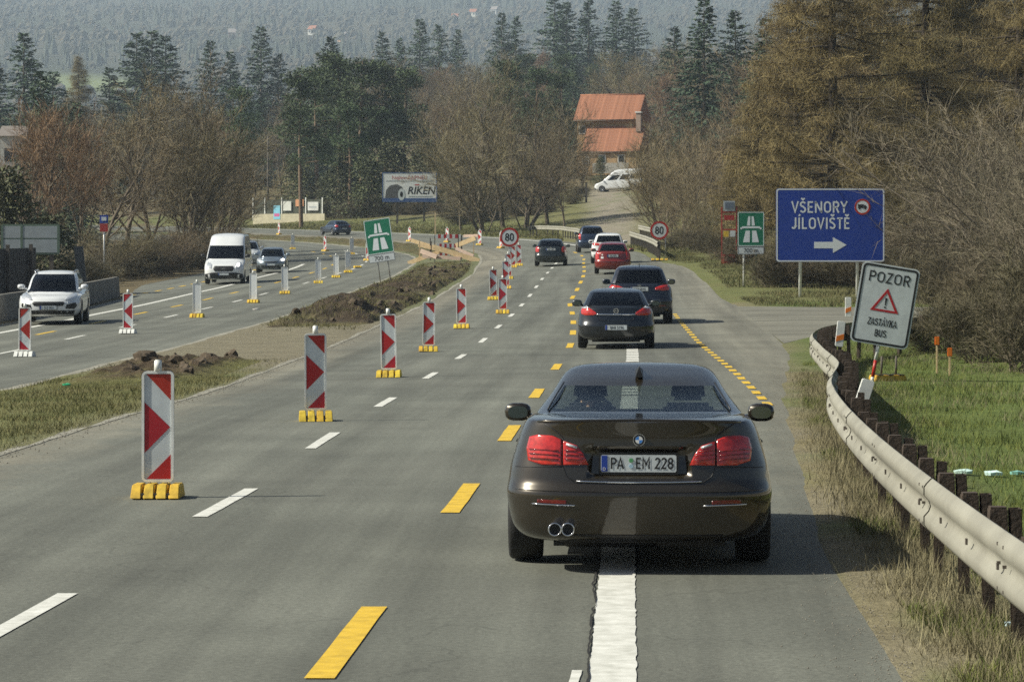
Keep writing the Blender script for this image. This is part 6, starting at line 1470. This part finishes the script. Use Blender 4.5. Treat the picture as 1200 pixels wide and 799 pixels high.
# ------------------------------------------------------------------ far hillside forest (one mass)
nprng = np.random.default_rng(5); V, Fc, ci = [], [], []
o = 0
pts = []
Y = 1250.
while Y < 5050:
    step = 7+Y*.0040; half = .235*Y; n = int(2*half/step)
    for k in range(n):
        X = -half+2*half*(k+nprng.random())/n; Yq = Y+nprng.uniform(-.5, .5)*step*1.6
        q = X/Yq*F+CX
        if 45 < q < 165 and 2070 < Yq < 2310: continue
        pts.append((X, Yq))
    Y += step*1.5
for (X, Yq) in pts:
    z = G(X, Yq); con = noise.noise((X*.0042, Yq*.0025, 2))+.6*noise.noise((X*.015, Yq*.01, 4))+.2*nprng.normal() > .22; sv = .75+.9*max(0, noise.noise((X*.012, Yq*.012, 9))+.2); h = sv*(nprng.uniform(8, 17) if con else nprng.uniform(6, 12)); r = h*(.20 if con else .42); m = 5; a0 = nprng.uniform(0, 6.28)
    ring0 = [(X+r*math.cos(a0+2*math.pi*k/m)*nprng.uniform(.7, 1.2), Yq+r*math.sin(a0+2*math.pi*k/m), z+h*(.15 if con else .3)) for k in range(m)]
    V += ring0
    if con:
        V.append((X, Yq, z+h)); Fc += [(o+k, o+(k+1) % m, o+m) for k in range(m)]; ci += [0]*m; o += m+1
    else:
        V += [(X+r*.75*math.cos(a0+.6+2*math.pi*k/m), Yq+r*.75*math.sin(a0+.6+2*math.pi*k/m), z+h*nprng.uniform(.65, .85)) for k in range(m)]; V.append((X, Yq, z+h))
        Fc += [(o+k, o+(k+1) % m, o+m+(k+1) % m, o+m+k) for k in range(m)]+[(o+m+k, o+m+(k+1) % m, o+2*m) for k in range(m)]; ci += [1+int(nprng.random() < .4)]*(2*m); o += 2*m+1
me = bpy.data.meshes.new("far_forest"); me.from_pydata(V, [], Fc)
for m_ in (M("far conifers", (.06,.068,.045), .95, var=.2, scale=.02), M("far bare woodland", (.085,.076,.05), .95, var=.3, scale=.02), M("far brown woodland", (.097,.08,.052), .95, var=.3, scale=.02)): me.materials.append(m_)
me.polygons.foreach_set("material_index", ci)
tag(link("far_forest", me), "mixed forest covering the hazy far hillside", None, None, "stuff")

# ------------------------------------------------------------------ grass, dry stalks, clods and litter
def blades(name, n, region, hgt, wid, mat, label, lean=.5):
    V = np.empty((n*3, 3)); i = 0; rg = random.Random(len(name)*13+n)
    while i < n:
        r_ = region(rg)
        if r_ is None: continue
        X, Y, z, k = r_
        h = hgt*rg.uniform(.4, 1.)*k; a = rg.uniform(0, 6.28); w = wid*rg.uniform(.6, 1.2); ca, sa = math.cos(a)*w/2, math.sin(a)*w/2; lx, ly = rg.gauss(0, lean)*h, rg.gauss(0, lean)*h
        V[3*i] = (X-ca, Y-sa, z-.02); V[3*i+1] = (X+ca, Y+sa, z-.02); V[3*i+2] = (X+lx, Y+ly, z+h); i += 1
    me = bpy.data.meshes.new(name); me.vertices.add(3*n); me.vertices.foreach_set("co", V.ravel()); me.loops.add(3*n); me.loops.foreach_set("vertex_index", np.arange(3*n, dtype=np.int32))
    me.polygons.add(n); me.polygons.foreach_set("loop_start", np.arange(0, 3*n, 3, dtype=np.int32)); me.update(); me.validate(); me.materials.append(mat)
    return tag(link(name, me), label, None, None, "stuff")
m_grass = M("fresh grass blades", (.10,.145,.027), .8, var=.4, scale=1.2, c2=(.19,.20,.055), world=True, spec=.2)
m_dryg = M("dry grass stalks", (.205,.175,.10), .85, var=.35, scale=2., c2=(.29,.255,.15), world=True, spec=.2)
def reg_green(rg):
    s = 12+ (rg.random()**1.5)*60; t = rg.uniform(4.2, 13)
    if 71 < s and t > 5: 
        if s > sS(t)-.3: return None
    X, Y = XY(s, t); d = t-(RRt(s)+.9)+noise.noise((X*.8, Y*.8, 0))*.8
    if d < 0: return None
    if noise.noise((X*.5, Y*.5, 3)) < -.05 and rg.random() < .75: return None
    return X, Y, G(X, Y)+.014, .6+.5*(noise.noise((X*.7, Y*.7, 6))*.5+.5)
blades("grass_verge", 90000, reg_green, .14, .012, m_grass, "fresh green grass behind the guardrail")
def reg_dry(rg):
    s = 11+(rg.random()**1.6)*45; t = RRt(s)+.05+abs(rg.gauss(0, .55)); X, Y = XY(s, t)
    c = noise.noise((X*1.6, Y*1.6, 0))*.5+.5
    if rg.random() > c*1.4 or rg.random() > sstep(-.05, .5, t-RRt(s)): return None
    return X, Y, G(X, Y)+.014, .35+.9*c*sstep(0, .5, t-RRt(s))
def reg_rail(rg):
    Y = 10+(rg.random()**1.3)*45; X = fx(Y)+rg.gauss(.12, .16); return X, Y, G(X, Y)+.012, .5+.8*rg.random()
blades("rail_grass", 9000, reg_rail, .2, .009, m_dryg, "tall dry grass around the guardrail posts", .35)
blades("dry_grass", 34000, reg_dry, .13, .007, m_dryg, "dry straw-coloured grass between the asphalt and the guardrail", .7)
def reg_med(rg):
    s = 24+(rg.random()**1.3)*42; t = rg.uniform(LR(s)+.15, RL(s)-.1); X, Y = XY(s, t)
    if noise.noise((X*.8, Y*.5, 3)) < -.1 and rg.random() < .6: return None
    if s > 56 and rg.random() < .8: return None
    return X, Y, G(X, Y)+.0, .8
blades("median_grass", 42000, reg_med, .13, .014, M("median grass", (.135,.15,.045), .85, var=.4, scale=.9, c2=(.22,.19,.09), world=True, spec=.2), "thin green and straw grass on the near median", .7)
def reg_mound(rg):
    s = rg.uniform(86, 186); t = rg.uniform(LR(s)+.3, RL(s)-.3); X, Y = XY(s, t)
    if noise.noise((X*.6, Y*.3, 11)) < .0: return None
    k = (t-(LR(s)+.22))/(RL(s)-.2-LR(s)-.22); env = sstep(0, .16, k)*sstep(0, .12, 1-k)*sstep(84, 85.2, s)*(1-sstep(184, 186, s))
    return X, Y, G(X, Y)-.04+hf2(s, k, X, Y)*env, .9
blades("mound_grass", 9000, reg_mound, .16, .025, M("mound grass", (.115,.13,.04), .85, var=.4, scale=.7, c2=(.20,.17,.075), world=True, spec=.2), "tufts of grass on the dug-up mound", .8)
def reg_bank(rg):
    s = rg.uniform(188, 350); t = RRt(s)+.3+abs(rg.gauss(0, 5)); X, Y = XY(s, t)
    if abs(X-9) < 5 and Y > 205: return None
    return X, Y, G(X, Y)+.0, .9
blades("bank_grass", 30000, reg_bank, .35, .06, M("bank grass", (.11,.145,.035), .85, var=.4, scale=.3, c2=(.20,.17,.08), world=True, spec=.2), "rough grass on the bank along the far bend", .6)
def reg_wood(rg):
    s = rg.uniform(103, 190); t = RRt(s)+.6+abs(rg.gauss(0, 6)); X, Y = XY(s, t)
    if s < sN(min(60, max(5.5, t)))+.5 or noise.noise((X*.4, Y*.3, 5)) < -.15: return None
    return X, Y, G(X, Y)+.0, .5+.7*(noise.noise((X*.5, Y*.4, 8))*.5+.5)
blades("rough_grass", 40000, reg_wood, .20, .03, M("rough roadside grass", (.09,.11,.035), .85, var=.4, scale=.5, c2=(.17,.145,.07), world=True, spec=.2), "rough tawny grass along the junction and under the larches", .6)
def stones(name, n, region, mat, label):
    V, Fc = [], []; rg = random.Random(77); o = 0
    while o < n*6:
        X, Y, z, r = region(rg)
        V += [(X-r, Y, z), (X+r*rg.uniform(.7, 1.2), Y, z), (X, Y-r, z), (X, Y+r, z), (X, Y, z+r*rg.uniform(.5, .9)), (X, Y, z-r)]
        Fc += [(o+4, o, o+2), (o+4, o+2, o+1), (o+4, o+1, o+3), (o+4, o+3, o), (o+5, o+2, o), (o+5, o+1, o+2), (o+5, o+3, o+1), (o+5, o, o+3)]; o += 6
    me = bpy.data.meshes.new(name); me.from_pydata(V, [], Fc); me.materials.append(mat); tag(link(name, me), label, None, None, "stuff")
def reg_gr(rg):
    s = 11+(rg.random()**1.5)*50; t = RRt(s)+rg.gauss(.05, .22); X, Y = XY(s, t); return X, Y, G(X, Y)+.012, rg.uniform(.002, .007)
stones("gravel_edge", 5000, reg_gr, M("loose gravel", (.22,.20,.165), .9, var=.35, scale=30, world=True), "loose gravel along the edge of the asphalt")
def reg_gr2(rg):
    s = rg.uniform(20, 100); t = RL(s)+rg.gauss(-.05, .2); X, Y = XY(s, t); return X, Y, G(X, Y)+.01, rg.uniform(.004, .012)
stones("gravel_median", 4000, reg_gr2, M("loose gravel", (.22,.20,.165), .9), "loose grit along the edge of the median")
def reg_weed(rg):
    s = 12+(rg.random()**1.5)*50; t = RRt(s)+.25+abs(rg.gauss(0, .7)); X, Y = XY(s, t)
    if noise.noise((X*1.3, Y*.6, 12)) < .12: return None
    return X, Y, G(X, Y)+.012, .5+.6*rg.random()
blades("verge_weeds", 14000, reg_weed, .11, .012, m_grass, "green weeds in the dry verge", .6)
def reg_straw(rg):
    s = 12+(rg.random()**1.5)*58; t = rg.uniform(4.6, 12); X, Y = XY(s, t)
    if t < RRt(s)+1. or noise.noise((X*.6, Y*.4, 21)) < .0 or (s > 71 and s > sS(max(5.6, t))-.3): return None
    return X, Y, G(X, Y)+.012, .5+.8*rg.random()
blades("straw_tufts", 16000, reg_straw, .2, .009, m_dryg, "straw tufts in the grass behind the guardrail", .5)
# loose clods on the median
cme = []
for i in range(4):
    b = bmesh.new(); bmesh.ops.create_icosphere(b, subdivisions=2, radius=1.)
    for v in b.verts: v.co *= 1+.75*noise.noise(v.co*1.3+Vector((i*7, 0, 0))); v.co.z *= .7
    m0 = bpy.data.meshes.new("soil_clod"); b.to_mesh(m0); b.free(); m0.materials.append(M("dark soil", (.085,.062,.04), .95, var=.4, scale=3, bump=.6, bscale=9)); cme.append(m0)
rc = random.Random(3)
for k in range(46):
    if k < 16: s = rc.uniform(55, 67); t = lerp(LR(s)+.5, RL(s)-.4, rc.betavariate(2, 2)); sz = rc.uniform(.06, .2)
    else: s = rc.uniform(92, 176); t = lerp(LR(s)+.5, RL(s)-.3, rc.betavariate(1.3, 1.3)); sz = rc.uniform(.08, .2)
    X, Y = XY(s, t); kk = (t-LR(s)-.2)/(RL(s)-LR(s)-.4); zz = G(X, Y)+(hf1(s, kk, X, Y) if k < 16 else hf2(s, kk, X, Y)*sstep(0, .16, kk)*sstep(0, .12, 1-kk))*.9
    o = link("soil_clod", cme[k % 4]); o.location = (X, Y, zz); o.scale = (sz, sz*1.1, sz); o.rotation_euler = (rc.uniform(0, 6), rc.uniform(0, 6), rc.uniform(0, 6))
    tag(o, "dark clod of soil on the near median strip" if k < 16 else "dark clod of turf on the long soil mound", "soil clod", "clods on the near median" if k < 16 else "clods on the long mound")
def litter(u, v, c_, w, lab, d=.0):
    p = ray(u, v); b = MB(); n = 9
    ring = [(w*math.cos(2*math.pi*k/n)*rc.uniform(.6, 1), .7*w*math.sin(2*math.pi*k/n)*rc.uniform(.6, 1), rc.uniform(0, w*.15)) for k in range(n)]
    b.add([(w*.2, 0, w*.22)]+ring+[(x*.9, y*.9, -.02) for x, y, _ in ring], [(0, 1+k, 1+(k+1) % n) for k in range(n)]+[(1+k, 1+n+k, 1+n+(k+1) % n, 1+(k+1) % n) for k in range(n)])
    tag(b.build("litter", M("litter %d" % u, c_, .5), None, loc=(p.x, p.y, p.z+.02+d)), lab, "litter")
litter(78, 455, (.03,.45,.22), .09, "scrap of bright green plastic on the near median grass", .05); litter(140, 437, (.6,.55,.5), .09, "pale paper scrap beside the near soil clods", .12); litter(300, 363, (.7,.66,.6), .16, "white paper litter on the oncoming lane below the boards"); litter(1182, 741, (.6,.75,.8), .03, "tiny pale paper scrap in the near verge grass", .04)
litter(1130, 558, (.6,.78,.72), .13, "crumpled clear plastic bag in the grass behind the guardrail", .03); litter(1165, 560, (.6,.78,.75), .14, "flattened plastic wrapper in the grass behind the guardrail", .03); litter(1190, 559, (.25,.55,.5), .10, "torn greenish plastic in the grass at the picture's edge", .03)

# ------------------------------------------------------------------ haze between here and the far hill
hz_ = MB(); hz_.box((0, 2680, 218), (7000, 5480, 446))
hm = bpy.data.materials.new("haze air"); hm.use_nodes = True; n = hm.node_tree; n.nodes.clear(); oo = n.nodes.new("ShaderNodeOutputMaterial"); vp = n.nodes.new("ShaderNodeVolumePrincipled")
vp.inputs["Color"].default_value = (.70,.85,1,1); vp.inputs["Density"].default_value = .00022; vp.inputs["Anisotropy"].default_value = .2; n.links.new(vp.outputs[0], oo.inputs["Volume"])
tag(hz_.build("haze", hm), "thin blue haze in the air of the valley", None, None, "stuff")
